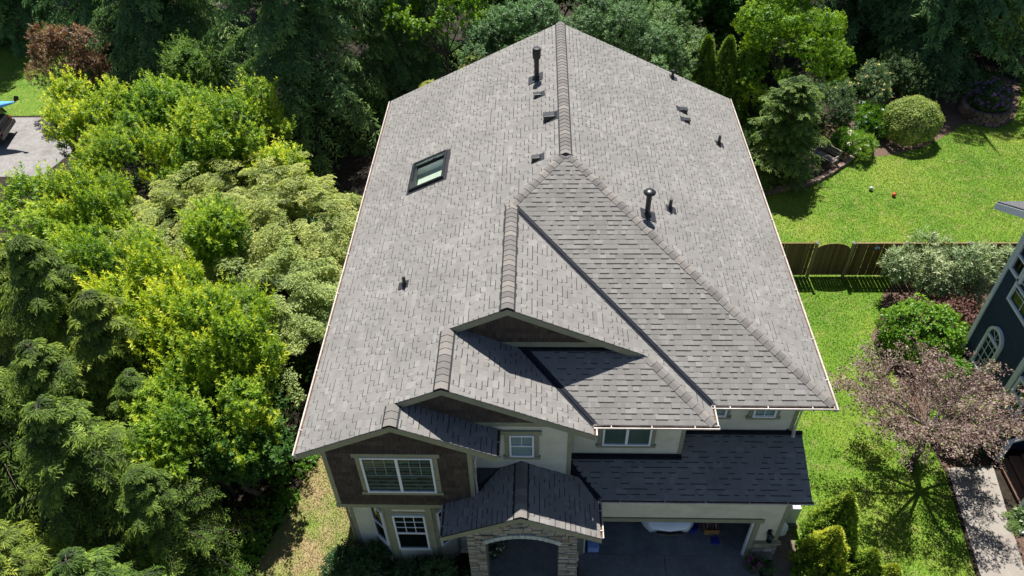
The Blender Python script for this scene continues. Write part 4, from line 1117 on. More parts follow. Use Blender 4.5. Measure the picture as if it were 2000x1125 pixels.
# ------------------------------------------------------------------ fence and gate
FY = 13.0
def board(me_cache, w_, h, th=0.02):
    k = (round(w_, 3), round(h, 3))
    if k not in me_cache:
        mb = MB(); mb.box(-w_ / 2, w_ / 2, -th / 2, th / 2, 0.06, h); me_cache[k] = mb.mesh('board', M['fence'])
    return me_cache[k]
bc = {}
def fence(x0, x1, label, posts, hgt=1.72):
    f = thing('wooden_fence', label, 'fence', ((x0 + x1) / 2, FY, 0), 'wooden fence runs across the garden')
    x = x0 + 0.07; i = 0
    while x < x1 - 0.05:
        o = link('board', board(bc, 0.138, hgt + (0, 0.012, -0.01)[i % 3]), f, at=(x, FY + rnd.uniform(-0.004, 0.004), 0))
        o.rotation_euler = (0, rnd.uniform(-0.004, 0.004), 0)
        x += 0.138 + rnd.choice((0.004, 0.006, 0.008, 0.014)); i += 1
    for z in (0.35, 1.4):
        mb = MB(); mb.box(x0, x1, FY + 0.014, FY + 0.055, z, z + 0.09); mb.build('rail', M['fence_post'], f)
    mb = MB(); mb.box(x0, x1, FY - 0.03, FY + 0.03, 1.735, 1.765); mb.build('top_rail', M['fence'], f)
    for px in posts:
        mb = MB(); mb.box(px - 0.05, px + 0.05, FY - 0.115, FY - 0.012, 0, 1.8); p = mb.build('post', M['fence_post'], f)
        mb = MB(); mb.lathe((px, FY - 0.06, 1.8), [(0.085, 0), (0.085, 0.025), (0.05, 0.05), (0.02, 0.085)], 4); mb.build('post_cap', M['post_cap'], p)
    return f
fence(12.75, 16.72, 'short wooden fence run between the house and the arched gate', (13.6, 16.74))
fence(18.2, 31.0, 'long wooden fence run right of the arched gate behind the silvery shrub', (18.16, 20.2, 22.6, 25.0, 27.4, 29.8))
gt = thing('garden_gate', 'arch topped wooden board gate in the middle of the fence', 'gate', (17.45, FY, 0))
x = 16.88
while x < 18.08:
    t = (x - 17.46) / 0.62
    h = 1.42 + 0.32 * math.sqrt(max(0.02, 1 - t * t * 0.94))
    mb = MB(); hl = 1.42 + 0.32 * math.sqrt(max(0.02, 1 - ((x - 0.052 - 17.46) / 0.66) ** 2)); hr = 1.42 + 0.32 * math.sqrt(max(0.02, 1 - ((x + 0.052 - 17.46) / 0.66) ** 2))
    a, b = x - 0.052, x + 0.052
    mb.add([(a, FY - 0.01, 0.08), (b, FY - 0.01, 0.08), (b, FY + 0.01, 0.08), (a, FY + 0.01, 0.08), (a, FY - 0.01, hl), (b, FY - 0.01, hr), (b, FY + 0.01, hr), (a, FY + 0.01, hl)],
           [(3, 2, 1, 0), (4, 5, 6, 7), (0, 1, 5, 4), (1, 2, 6, 5), (2, 3, 7, 6), (3, 0, 4, 7)])
    mb.build('board', M['fence'], gt); x += 0.108
for z in (0.3, 1.2):
    mb = MB(); mb.box(16.86, 18.06, FY + 0.012, FY + 0.05, z, z + 0.09); mb.build('rail', M['fence_post'], gt)
mb = MB()
mb.add([(19.05, FY - 0.03, 1.45), (19.2, FY - 0.03, 1.5), (19.27, FY - 0.03, 1.42), (19.22, FY - 0.03, 1.58), (19.1, FY - 0.03, 1.62)] +
       [(19.05, FY - 0.013, 1.45), (19.2, FY - 0.013, 1.5), (19.27, FY - 0.013, 1.42), (19.22, FY - 0.013, 1.58), (19.1, FY - 0.013, 1.62)],
       [(0, 1, 2, 3, 4), (9, 8, 7, 6, 5)] + [(i, 5 + i, 5 + (i + 1) % 5, (i + 1) % 5) for i in range(5)])
tag(mb.build('fence_ornament', M['lightblue']), 'small pale blue bird ornament hung on the fence boards', 'ornament')

# ------------------------------------------------------------------ navy neighbour house
nh = thing('navy_house', 'navy blue neighbour house with white trim and arched windows at right edge', 'house', (22.5, 4.5, 0))
NX, NY1, NY0, NZ = 20.95, 8.45, -1.0, 6.87
NS = 0.52
wm = MB()
pk = (NY0 + NY1) / 2; zt = NZ + NS * (NY1 - pk) - 0.1
pts = [(NY1, 0.0), (4.6, 0.0), (4.6, 2.9), (NY0, 2.9), (NY0, NZ - 0.1), (pk, zt), (NY1, NZ - 0.1)]
k = len(pts)
wm.add([(NX, y, z) for y, z in pts] + [(NX + 0.18, y, z) for y, z in pts], [tuple(range(k)), tuple(range(2 * k - 1, k - 1, -1))] + [(i, k + i, k + (i + 1) % k, (i + 1) % k) for i in range(k)])
wm.box(NX + 0.18, NX + 9, NY1 - 0.18, NY1, 0, NZ - 0.1)
wm.box(NX + 0.18, 22.9, 4.6, 4.75, 0, 2.9); wm.box(22.9, 23.05, NY0, 4.75, 0, 2.9); wm.box(NX + 0.18, 22.9, NY0, 4.6, 2.82, 2.9)
wm.build('wall', M['navy'], nh)
rf = MB()
rx0, rx1 = NX - 0.42, NX + 9.4
for sg in (1, -1):
    e = NY1 + 1.28 if sg == 1 else NY0 - 1.28
    ze = NZ - NS * 1.28
    q = [(rx0, e, ze), (rx0, pk, zt + 0.1), (rx1, pk, zt + 0.1), (rx1, e, ze)]
    if sg == -1: q = q[::-1]
    rf.slab([Vector(p) + Vector((0, 0, 0.06)) for p in q][::-1], (0, NS * sg, 1), 0.06)
nroof = rf.build('roof', M['dark_roof'], nh)
for sg in (1, -1):
    e = NY1 + 1.28 if sg == 1 else NY0 - 1.28
    ze = NZ - NS * 1.28
    mb = MB(); q = [(rx0 - 0.012, e, ze), (rx0 - 0.012, pk, zt + 0.1), (rx0 - 0.012, pk, zt - 0.14), (rx0 - 0.012, e, ze - 0.24)]
    mb.add(q + [(x + 0.04, y, z) for x, y, z in q], [(0, 1, 2, 3), (7, 6, 5, 4), (0, 4, 5, 1), (2, 6, 7, 3), (0, 3, 7, 4)])
    mb.build('rake_board', M['pale_trim'], nroof)
mb = MB(); mb.box(rx0 + 0.03, rx1, NY1 + 1.25, NY1 + 1.29, NZ - NS * 1.28 - 0.2, NZ - NS * 1.28); mb.build('fascia', M['pale_trim'], nroof)
def nbox(name, y0, y1, z0, z1, d=0.05, m='pale_trim', par=None, d0=0.0):
    mb = MB(); mb.box(NX - d, NX - d0, y0, y1, z0, z1); return mb.build(name, M[m], par or nh)
nbox('corner_board', NY1 - 0.13, NY1 + 0.02, 0.0, NZ - 0.25)
nbox('corner_board', 5.55, 5.75, 0.0, NZ + 0.4, 0.09)
def nwin(y0, y1, z0, z1, grid=(2, 3)):
    fr = MB(); t = 0.09
    for a, b, c, d in ((y0, y1, z0, z0 + t), (y0, y1, z1 - t, z1), (y0, y0 + t, z0 + t, z1 - t), (y1 - t, y1, z0 + t, z1 - t), (y0 + t, y1 - t, (z0 + z1) / 2 - 0.03, (z0 + z1) / 2 + 0.03)):
        fr.box(NX - 0.1, NX - 0.002, a, b, c, d)
    o = fr.build('window', M['white'], nh)
    mb = MB(); mb.box(NX - 0.03, NX - 0.02, y0 + t, y1 - t, z0 + t, z1 - t); mb.build('pane', M['glass_dark'], o)
    mu = MB()
    for i in range(1, grid[0]): y = y0 + t + (y1 - y0 - 2 * t) * i / grid[0]; mu.box(NX - 0.045, NX - 0.031, y - 0.012, y + 0.012, z0 + t, z1 - t)
    for i in range(1, grid[1]): z = z0 + t + (z1 - z0 - 2 * t) * i / grid[1]; mu.box(NX - 0.0465, NX - 0.0312, y0 + t, y1 - t, z - 0.012, z + 0.012)
    mu.build('muntin', M['white'], o)
nwin(7.45, 8.25, 4.75, 6.0, (1, 2))
nwin(6.3, 7.65, 3.95, 5.3, (2, 3))
nwin(4.75, 5.45, 1.4, 2.7, (2, 2))
nwin(4.2, 5.3, 3.9, 5.2, (2, 2))
def arch_win(yc, hw, z0, zs):
    """arched window: straight sides to zs, half-round head"""
    def outline(r, zb):
        pts = [(yc + r, zb), (yc + r, zs)] + [(yc + r * math.cos(a), zs + r * math.sin(a)) for a in [math.pi * i / 14 for i in range(1, 14)]] + [(yc - r, zs), (yc - r, zb)]
        return pts
    o_, i_ = outline(hw, z0), outline(hw - 0.1, z0 + 0.1)
    fr = MB(); k = len(o_)
    vs = [(NX - 0.1, y, z) for y, z in o_] + [(NX - 0.1, y, z) for y, z in i_] + [(NX - 0.002, y, z) for y, z in o_] + [(NX - 0.03, y, z) for y, z in i_]
    fs = []
    for i in range(k):
        j = (i + 1) % k
        fs += [(i, j, k + j, k + i), (i, 2 * k + i, 2 * k + j, j), (k + i, k + j, 3 * k + j, 3 * k + i)]
    fr.add(vs, fs)
    fr.box(NX - 0.09, NX - 0.031, yc - hw + 0.1, yc + hw - 0.1, zs - 0.12, zs - 0.02)
    o = fr.build('window', M['white'], nh)
    mb = MB(); mb.add([(NX - 0.03, y, z) for y, z in i_], [tuple(range(k))]); mb.build('pane', M['glass'], o)
    mu = MB()
    for t in (-0.33, 0.33): mu.box(NX - 0.05, NX - 0.034, yc + t * hw - 0.012, yc + t * hw + 0.012, z0 + 0.1, zs)
    for t in (0.3, 0.53, 0.76): z = z0 + (zs - z0) * t; mu.box(NX - 0.051, NX - 0.0335, yc - hw + 0.1, yc + hw - 0.1, z - 0.012, z + 0.012)
    for a in (0.25, 0.5, 0.75): mu.tube([(NX - 0.042, yc, zs), (NX - 0.042, yc + (hw - 0.1) * math.cos(a * math.pi), zs + (hw - 0.1) * math.sin(a * math.pi))], 0.011, 4)
    mu.build('muntin', M['white'], o)
arch_win(7.22, 0.46, 0.95, 2.45)
arch_win(4.9, 0.5, 3.2 - 2.1, 2.9) if False else None

# entry steps with white posts
es = thing('entry_steps', 'brown wooden entry steps with white posts beside the navy house', 'steps', (21.0, 3.3, 0))
for i in range(4):
    mb = MB(); mb.obox((20.78 + i * 0.3, 3.35 - 0.04 * i, 0.17 * (i + 1) - 0.03), (1, 0, 0), (0, 1, 0), (0, 0, 1), 0.165, 0.82, 0.025); mb.build('step', M['step_wood'], es, bevel=0.006)
    mb = MB(); mb.box(20.66 + i * 0.3, 20.68 + i * 0.3, 2.56 - 0.04 * i, 4.14 - 0.04 * i, 0.17 * i, 0.17 * (i + 1) - 0.056); mb.build('riser', M['step_wood'], es)
mb = MB(); mb.box(21.84, 23.2, 2.3, 4.3, 0.6, 0.72); mb.build('landing', M['step_wood'], es)
for y in (4.2, 2.45):
    mb = MB(); mb.box(20.62, 20.76, y - 0.07, y + 0.07, 0, 1.0); mb.build('post', M['white'], es)
    mb = MB(); mb.tube([(20.7, y, 1.0), (22.0, y, 1.7)], 0.075, 4); mb.build('handrail', M['white'], es)
mb = MB(); mb.lathe((21.5, 3.9, 0.55), [(0.1, 0), (0.13, 0.1), (0.12, 0.22), (0.09, 0.24)], 12); tag(mb.build('planter_pot', M['white']), 'small white pot standing on the brown entry steps', 'pot')

# ------------------------------------------------------------------ cars and the kayak
def car(root, mat, L=4.6, W=1.82, H=1.45, suv=False):
    """car along local +Y (front at -Y), origin on the ground under its centre"""
    hw = W / 2; zb = 0.24
    if suv:
        prof = [(-0.5, .55, .74), (-0.485, .45, .86), (-0.44, .42, .96), (-0.25, .40, 1.04), (-0.2, .4, 1.06), (0.2, .4, 1.08), (0.44, .4, 1.08), (0.49, .42, 1.02), (0.5, .5, .8)]
    else:
        prof = [(-0.5, .40, .58), (-0.485, .30, .68), (-0.44, .24, .76), (-0.32, .22, .86), (-0.21, .22, .94), (0.1, .22, .97), (0.36, .22, .98), (0.47, .26, .95), (0.5, .4, .8)]
    rows = []
    for i, (t, z0, z1) in enumerate(prof):
        y = t * L; e = 1 - 0.42 * abs(2 * t) ** 7 if not suv else 1 - 0.2 * abs(2 * t) ** 9
        w_ = hw * e; zm = z0 + (z1 - z0) * 0.55
        rows.append([(-w_ * 0.92, y, z0), (-w_, y, z0 + 0.1), (-w_, y, zm), (-w_ * 0.97, y, z1 - 0.06), (-w_ * 0.86, y, z1), (0, y, z1 + 0.03 * e), (w_ * 0.86, y, z1), (w_ * 0.97, y, z1 - 0.06), (w_, y, zm), (w_, y, z0 + 0.1), (w_ * 0.92, y, z0)])
    rows = [[(x, y + (0.30 * (x / hw) ** 2 * (1 - i / 3) if i < 3 else 0), z) for x, y, z in r] for i, r in enumerate(rows)]
    b = MB(); b.grid(rows, close=True)
    k = len(rows[0]); b.add(rows[0], [tuple(range(k))]); b.add(rows[-1], [tuple(range(k - 1, -1, -1))])
    def loc(mb, name, m, par, smooth=False):
        o = bpy.data.objects.new(name, mb.mesh(name, m, smooth)); COL.objects.link(o); o.parent = par; return o
    body = loc(b, 'body', mat, root, True)
    z1 = prof[4][2]
    c0, c1, r0, r1 = (-0.22, 0.47, -0.1, 0.44) if suv else (-0.2, 0.42, -0.02, 0.24)
    cb = MB()
    low = [(-hw * .93, c0 * L, z1 - .02), (hw * .93, c0 * L, z1 - .02), (hw * .93, c1 * L, z1 - .0), (-hw * .93, c1 * L, z1 - .0)]
    top = [(-hw * .74, r0 * L, H - .03), (hw * .74, r0 * L, H - .03), (hw * .74, r1 * L, H - .05), (-hw * .74, r1 * L, H - .05)]
    cb.add(low + top, [(0, 1, 5, 4), (1, 2, 6, 5), (2, 3, 7, 6), (3, 0, 4, 7)])
    loc(cb, 'windows', M['glass_dark'], root)
    rf_ = MB(); rf_.grid([[(-hw * .76, r0 * L - .03, H - .05), (-hw * .5, r0 * L - .03, H - .01), (0, r0 * L - .04, H), (hw * .5, r0 * L - .03, H - .01), (hw * .76, r0 * L - .03, H - .05)],
                          [(-hw * .76, r1 * L + .03, H - .07), (-hw * .5, r1 * L + .03, H - .03), (0, r1 * L + .04, H - .02), (hw * .5, r1 * L + .03, H - .03), (hw * .76, r1 * L + .03, H - .07)]])
    for a, b_ in zip(low, top): rf_.tube([a, b_], 0.035, 4)
    loc(rf_, 'car_roof', mat, root)
    for sx in (-1, 1):
        for ty in (-0.31, 0.3):
            w_ = MB(); R_ = 0.37 if suv else 0.32
            x = sx * (hw - 0.1); y = ty * L
            for d, rr in ((0.1, R_), ):
                ring = []
                for xx, r2 in ((x - d, R_ * .92), (x - d * .8, R_), (x + d * .8, R_), (x + d, R_ * .92)):
                    ring.append([(xx, y + r2 * math.cos(a), R_ + r2 * math.sin(a)) for a in [2 * math.pi * i / 18 for i in range(18)]])
                w_.grid(ring, close=True)
            wo_ = loc(w_, 'wheel', M['rubber'], root, True)
            rm = MB(); rm.add([(x + sx * 0.09, y + R_ * .62 * math.cos(a), R_ + R_ * .62 * math.sin(a)) for a in [2 * math.pi * i / 14 for i in range(14)]], [tuple(range(14))]); loc(rm, 'rim', M['post_cap'], wo_)
        hl = MB(); z = prof[1][2]; hl.obox((sx * hw * .5, -0.468 * L + (0.06 if not suv else 0), z - .07), (1, sx * 0.3, 0), (0, 1, 0.2), (0, 0, 1), 0.2, 0.045, 0.055); loc(hl, 'headlight', M['lamp_clear'], root)
        tl = MB(); tl.obox((sx * hw * .8, 0.492 * L, prof[-1][2] - .02), (1, 0, 0), (0, 1, 0), (0, 0, 1), 0.09, 0.03, 0.13); loc(tl, 'tail_light', M['lamp_red'], root)
    gr_ = MB(); gr_.obox((0, -0.497 * L, prof[0][2] - .06), (1, 0, 0), (0, 1, 0.1), (0, 0, 1), hw * .42, 0.02, 0.05); loc(gr_, 'grille', M['black'], root)
    bp = MB(); bp.tube([(x * hw, -0.497 * L + (0.30 * x * x if not suv else 0.05 * x * x), prof[0][1] + 0.0) for x in (-.56, -.4, -.2, 0, .2, .4, .56)], 0.045, 6); loc(bp, 'bumper', M['black'], root)
    rb = MB(); rb.obox((0, 0.505 * L, prof[-1][1] + .06), (1, 0, 0), (0, 1, 0), (0, 0, 1), hw * .95, 0.05, 0.1); loc(rb, 'rear_bumper', M['black'], root)
    return root
wc = thing('car', 'white car parked nose out inside the open garage', 'car', (9.72, 3.45, 0.03)); car(wc, M['car_white'])
bs = thing('car', 'black sport utility car with blue kayak on its roof at far left', 'car', (-24.1, 23.3, 0.0)); car(bs, M['car_black'], 4.7, 1.9, 1.78, True)
bs.rotation_euler = (0, 0, R(-82))
mb = MB()
for y in (-0.5, 0.9): mb.tube([(-0.85, y, 1.84), (0.85, y, 1.84)], 0.025, 6); mb.box(-0.8, -0.74, y - .03, y + .03, 1.68, 1.84); mb.box(0.74, 0.8, y - .03, y + .03, 1.68, 1.84)
o = bpy.data.objects.new('roof_rack', mb.mesh('roof_rack', M['black'])); COL.objects.link(o); o.parent = bs
ky = thing('kayak', 'pale blue kayak tied to the roof of the black car', 'kayak', (-22.45, 23.35, 1.88)); ky.rotation_euler = (0, 0, R(-84))
rows = []
for i in range(15):
    t = -1 + 2 * i / 14; e = max(0.03, (1 - abs(t) ** 2.4)); y = t * 1.9; w_ = 0.36 * e; h = 0.16 * e + 0.02; zc = 0.17 + 0.14 * t * t
    rows.append([(w_ * math.cos(a), y, zc + h * math.sin(a)) for a in [2 * math.pi * k / 12 for k in range(12)]])
mb = MB(); mb.grid(rows, close=True)
o = bpy.data.objects.new('hull', mb.mesh('hull', M['kayak'], True)); COL.objects.link(o); o.parent = ky
mb = MB(); mb.lathe((0, 0.1, 0.28), [(0.2, 0.0), (0.22, 0.06), (0.17, 0.05)], 16, sy=1.7); o = bpy.data.objects.new('cockpit', mb.mesh('cockpit', M['kayak_dark'])); COL.objects.link(o); o.parent = ky
mb = MB(); mb.add([(-0.012, 1.86, 0.3), (-0.012, 2.12, 0.42), (-0.012, 2.18, 0.62), (-0.012, 2.0, 0.66), (-0.012, 1.88, 0.48), (0.012, 1.86, 0.3), (0.012, 2.12, 0.42), (0.012, 2.18, 0.62), (0.012, 2.0, 0.66), (0.012, 1.88, 0.48)],
                  [(4, 3, 2, 1, 0), (5, 6, 7, 8, 9)] + [(i, (i + 1) % 5, 5 + (i + 1) % 5, 5 + i) for i in range(5)])
o = bpy.data.objects.new('rudder', mb.mesh('rudder', M['black'])); COL.objects.link(o); o.parent = ky

# ------------------------------------------------------------------ small things round the house
hp = thing('heat_pump', 'white heat pump box beside the right side wall', 'heat pump', (13.35, 2.0, 0))
mb = MB(); mb.box(13.0, 13.65, 1.75, 2.4, 0.12, 0.95); mb.build('cabinet', M['white'], hp, bevel=0.05)
mb = MB(); mb.lathe((13.32, 2.07, 0.953), [(0.26, 0), (0.26, 0.015), (0.05, 0.02)], 18); mb.build('fan_grille', M['pale_trim'], hp)
mb = MB(); mb.box(12.95, 13.7, 1.7, 2.45, 0, 0.12); mb.build('pad', M['concrete'], hp)
mb = MB(); mb.lathe((12.95, 1.25, 0.55), [(0.15, 0), (0.19, 0.06), (0.19, 0.3), (0.12, 0.42), (0.03, 0.44)], 14); mb.box(12.66, 12.87, 1.18, 1.33, 0.65, 0.77)
tag(mb.build('hose_reel_cover', M['white']), 'small rounded white cover on the right side wall', 'cover')
cr = thing('tool_crate', 'orange brown wooden crate of tools on the garage floor', 'crate', (11.05, 1.6, 0.03))
mb = MB(); a, b, c0, c1 = 10.83, 11.27, 1.4, 1.72
mb.box(a, b, c0, c0 + .02, .03, .27); mb.box(a, b, c1 - .02, c1, .03, .27); mb.box(a, a + .02, c0 + .02, c1 - .02, .03, .27); mb.box(b - .02, b, c0 + .02, c1 - .02, .03, .27); mb.box(a + .02, b - .02, c0 + .02, c1 - .02, .03, .05)
mb.build('box', M['crate_wood'], cr)
for i in range(4):
    mb = MB(); mb.tube([(10.92 + i * .09, 1.5, .2), (10.95 + i * .08, 1.63, .31)], 0.018, 5); mb.build('tool', M[('post_cap', 'grey_plastic', 'lamp_red', 'post_cap')[i]], cr)
mb = MB(); mb.lathe((10.52, 1.55, 0.03), [(0.12, 0), (0.15, 0.24), (0.155, 0.25), (0.13, 0.25), (0.11, 0.1)], 14); bu = tag(mb.build('bucket', M['blue_plastic']), 'dark blue bucket beside the tool crate on the garage floor', 'bucket')
mb = MB(); mb.tube([(11.25, 1.5, 0.1), (11.05, 2.6, 0.75)], [0.035, 0.05], 8); tag(mb.build('timber_post', M['bench_wood']), 'pale round timber leaning in the garage corner', 'timber')
mb = MB(); mb.lathe((11.55, 2.2, 0.03), [(0.28, 0), (0.36, 0.15), (0.33, 0.4), (0.2, 0.55), (0.05, 0.58)], 12, sy=1.3); tag(mb.build('cloth_bag', M['grey_plastic']), 'dark bulky bag against the garage right wall', 'bag')
mb = MB(); mb.box(11.0, 11.25, 1.08, 1.3, 0.03, 0.1); tag(mb.build('tool_case', M['blue_plastic'], bevel=0.01), 'small flat dark blue case lying by the garage door', 'case')
mb = MB(); mb.lathe((7.45, 1.35, 0.03), [(0.22, 0), (0.27, 0.5), (0.3, 0.52), (0.3, 0.57), (0.2, 0.62), (0.04, 0.64)], 16); tag(mb.build('bin', M['teal']), 'grey teal lidded bin just inside the garage left side', 'bin')
mb = MB(); mb.box(7.3, 7.62, 0.78, 1.02, 0.03, 0.27); mb.box(7.29, 7.63, 0.77, 1.03, 0.27, 0.3); tag(mb.build('storage_box', M['lightblue'], bevel=0.01), 'light blue lidded box at the garage left doorway', 'box')
ch = thing('porch_chair', 'dark metal chair standing between porch pillar and driveway', 'chair', (7.25, -0.75, 0))
for x in (7.02, 7.48):
    for y in (-1.0, -0.55):
        mb = MB(); mb.tube([(x, y, 0.02), (x, y, 0.45 if y < -0.6 else 0.95)], 0.018, 5); mb.build('leg', M['black'], ch)
    mb = MB(); mb.tube([(x, -1.0, 0.45), (x, -1.02, 0.66), (x, -0.57, 0.68)], 0.018, 5); mb.build('armrest', M['black'], ch)
mb = MB(); mb.box(7.0, 7.5, -1.02, -0.54, 0.42, 0.47); mb.build('seat', M['grey_plastic'], ch, bevel=0.01)
mb = MB(); mb.obox((7.25, -0.53, 0.72), (1, 0, 0), (0, 1, 0.12), (0, 0, 1), 0.24, 0.02, 0.23); mb.build('backrest', M['grey_plastic'], ch, bevel=0.01)
for sx, lab in ((4.62, 'dark porch planter box with white post at left of the arch'), (6.18, 'dark porch planter box with white post at right of the arch')):
    pt = thing('porch_planter', lab, 'planter', (sx, PW - 0.3, 0))
    mb = MB(); mb.box(sx - 0.16 if sx < 5 else sx - 0.1, sx + 0.1 if sx < 5 else sx + 0.18, PW - 0.42, PW - 0.07, 0.16, 0.75); mb.build('box', M['door'], pt, bevel=0.01)
    px = sx + 0.17 if sx < 5 else sx - 0.17
    mb = MB(); mb.box(px - 0.055, px + 0.055, PW - 0.52, PW - 0.41, 0.02, 0.8); po = mb.build('post', M['white'], pt)
    mb = MB(); mb.lathe((px, PW - 0.465, 0.8), [(0.03, 0), (0.035, 0.006), (0.012, 0.008)], 10); mb.build('post_mark', M['black'], po)
# garden bench, balls
bn = thing('garden_bench', 'weathered slatted wooden bench under the feathery cedar', 'bench', (19.5, 21.0, 0)); bn.rotation_euler = (0, 0, R(-52))
def bl(mb, name, m='bench_wood'):
    o = bpy.data.objects.new(name, mb.mesh(name, M[m])); COL.objects.link(o); o.parent = bn
for i in range(4): mb = MB(); mb.box(-0.6, 0.6, -0.24 + i * .12, -0.15 + i * .12, 0.42, 0.45); bl(mb, 'slat')
for i in range(3): mb = MB(); mb.box(-0.6, 0.6, 0.25 + i * .03, 0.275 + i * .03, 0.52 + i * .13, 0.61 + i * .13); bl(mb, 'back_slat')
for x in (-0.55, 0.5):
    mb = MB(); mb.box(x, x + .06, -0.24, -0.18, 0, 0.42); bl(mb, 'leg'); mb = MB(); mb.box(x, x + .06, 0.2, 0.26, 0, 0.92); bl(mb, 'leg')
    mb = MB(); mb.box(x, x + .06, -0.26, 0.2, 0.6, 0.64); bl(mb, 'armrest')
def ball(x, y, r, m, label):
    mb = MB(); mb.lathe((x, y, 0.02 + r), [(r * math.sin(a) + 0.002, -r * math.cos(a)) for a in [math.pi * i / 10 for i in range(11)]], 16)
    tag(mb.build('ball', M[m], smooth=True), label, 'ball')
ball(21.97, 18.36, 0.095, 'red_ball', 'orange red ball lying on the back lawn')
ball(21.08, 18.83, 0.1, 'pale_ball', 'pale grey ball lying on the back lawn')
# edging stones of the flower bed and the raised round bed
eg = thing('stone_edging', 'reddish stone edging along the curved flower bed', 'edging', (19.5, 20.2, 0))
for i in range(3, len(BED_EDGE) - 1):
    a, b = Vector((*BED_EDGE[i], 0)), Vector((*BED_EDGE[i + 1], 0))
    if a.x < 14.5 or a.x > 22.0: continue
    L = (b - a).length; n = max(1, int(L / 0.3)); u = (b - a).normalized(); v = Vector((-u.y, u.x, 0))
    for k in range(n):
        c = a + (b - a) * ((k + .5) / n) + v * 0.05
        mb = MB(); mb.obox(c + Vector((0, 0, .09)), u, v, (0, 0, 1), L / n / 2 - .012, rnd.uniform(.1, .15), rnd.uniform(.08, .11), jit=0.02); mb.build('stone', M['edge_stone'], eg, bevel=0.02)
for (x0, y0), (x1, y1), n in (((21.5, 21.8), (23.0, 24.2), 9),):
    for k in range(n):
        t = (k + .5) / n
        mb = MB(); mb.obox((x0 + (x1 - x0) * t, y0 + (y1 - y0) * t, .1), (.53, .85, 0), (-.85, .53, 0), (0, 0, 1), .14, rnd.uniform(.1, .16), rnd.uniform(.07, .11), jit=0.02); mb.build('stone', M['edge_stone'], eg, bevel=0.02)
rb = thing('raised_bed', 'round raised bed of stacked stones below the purple rhododendron', 'raised bed', (28.8, 25.4, 0))
mb = MB(); mb.lathe((28.8, 25.4, 0), [(1.0, 0), (1.0, 0.55), (0.9, 0.56)], 20); mb.build('soil', M['mulch'], rb)
for row in range(4):
    for k in range(18):
        a = 2 * math.pi * (k + (row % 2) * .5) / 18
        c = Vector((28.8 + 1.08 * math.cos(a), 25.4 + 1.08 * math.sin(a), .08 + row * .155)); u = Vector((-math.sin(a), math.cos(a), 0))
        mb = MB(); mb.obox(c, u, u.cross(Vector((0, 0, 1))), (0, 0, 1), .18, .11, .07, jit=0.012); mb.build('stone', M['edge_stone'], rb)
# ================================================================== planting
def unit(a): return a / np.maximum(np.linalg.norm(a, axis=-1, keepdims=True), 1e-9)
def basis(A):
    ref = np.where(np.abs(A[..., 2:3]) > 0.9, np.array([1.0, 0, 0]), np.array([0, 0, 1.0]))
    B1 = unit(np.cross(A, ref)); return B1, np.cross(A, B1)
def clone(src, label, base, rot, sc=(1, 1, 1)):
    t = copy_tree(src); t.location = (base[0], base[1], 0); t.rotation_euler = (0, 0, rot); t.scale = sc; t['label'] = label
    return t
class Fol:
    def __init__(s): s.v = []; s.t = []; s.n = 0
    def leaves(s, P, D, Nn, L, W, tone, fold=0.12):
        P = P.reshape(-1, 3); D = D.reshape(-1, 3); Nn = Nn.reshape(-1, 3); n = len(P)
        L = np.broadcast_to(np.asarray(L, float).reshape(-1, 1), (n, 1)); W = np.broadcast_to(np.asarray(W, float).reshape(-1, 1), (n, 1))
        Sd = unit(np.cross(D, Nn)); Nn = np.cross(Sd, D)
        mid = P + D * L * 0.45 + Nn * W * fold
        v = np.stack([P, mid + Sd * W * 0.5, P + D * L - Nn * L * 0.08, mid - Sd * W * 0.5], 1)
        s.v.append(v.reshape(-1, 3)); s.t.append(np.repeat(np.broadcast_to(np.asarray(tone, float).ravel(), (n,)), 4)); s.n += n
    def mesh(s, name, mat):
        v = np.concatenate(s.v); q = np.arange(len(v)).reshape(-1, 4)
        tri = np.concatenate([q[:, [0, 1, 2]], q[:, [0, 2, 3]]], 1).reshape(-1, 3)
        return raw_mesh(name, v, tri, mat, np.clip(np.concatenate(s.t), 0, 1))
    def build(s, name, mat, parent=None, kind=None):
        return link(name, s.mesh(name, mat), parent, kind)

def env_lobes(c, rad, n, lr, rng, zmin=-0.45, inner=0.25):
    c = np.array(c, float); rad = np.array(rad, float)
    d = unit(rng.normal(size=(n * 3, 3))); d = d[d[:, 2] > zmin][:n]
    k = 1 - inner * rng.random((len(d), 1)) ** 1.5
    r = lr * rng.uniform(0.5, 1.5, len(d))
    cc = c + d * np.maximum(rad - lr * 0.55, 0.15) * k * rng.uniform(0.78, 1.2, (len(d), 1))
    return np.concatenate([cc, r[:, None]], 1)

def lobe_shoots(lobes, dens, c0, rng, up=0.7, zcut=-0.5, shell=0.3):
    S = []; A = []; T = []
    c0 = np.array(c0)
    for x, y, z, r in lobes:
        n = int(dens * 4 * math.pi * r * r * 0.75)
        d = unit(rng.normal(size=(n, 3)))
        out = unit(np.array([x, y, z]) - c0 + 1e-6)
        d = d[(d[:, 2] > zcut) & (d @ out > -0.55)]
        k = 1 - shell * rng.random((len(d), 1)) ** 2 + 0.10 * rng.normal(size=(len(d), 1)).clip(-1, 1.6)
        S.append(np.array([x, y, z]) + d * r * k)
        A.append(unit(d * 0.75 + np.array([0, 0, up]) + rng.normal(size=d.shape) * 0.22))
        T.append(np.full(len(d), rng.normal(0, 0.15)) + (k[:, 0] - 0.85) * 0.8)  # leaves deeper in a lobe are darker: inner crown shade put into the tone
    S = np.concatenate(S); keep = S[:, 2] > 0.03
    return S[keep], np.concatenate(A)[keep], np.concatenate(T)[keep]

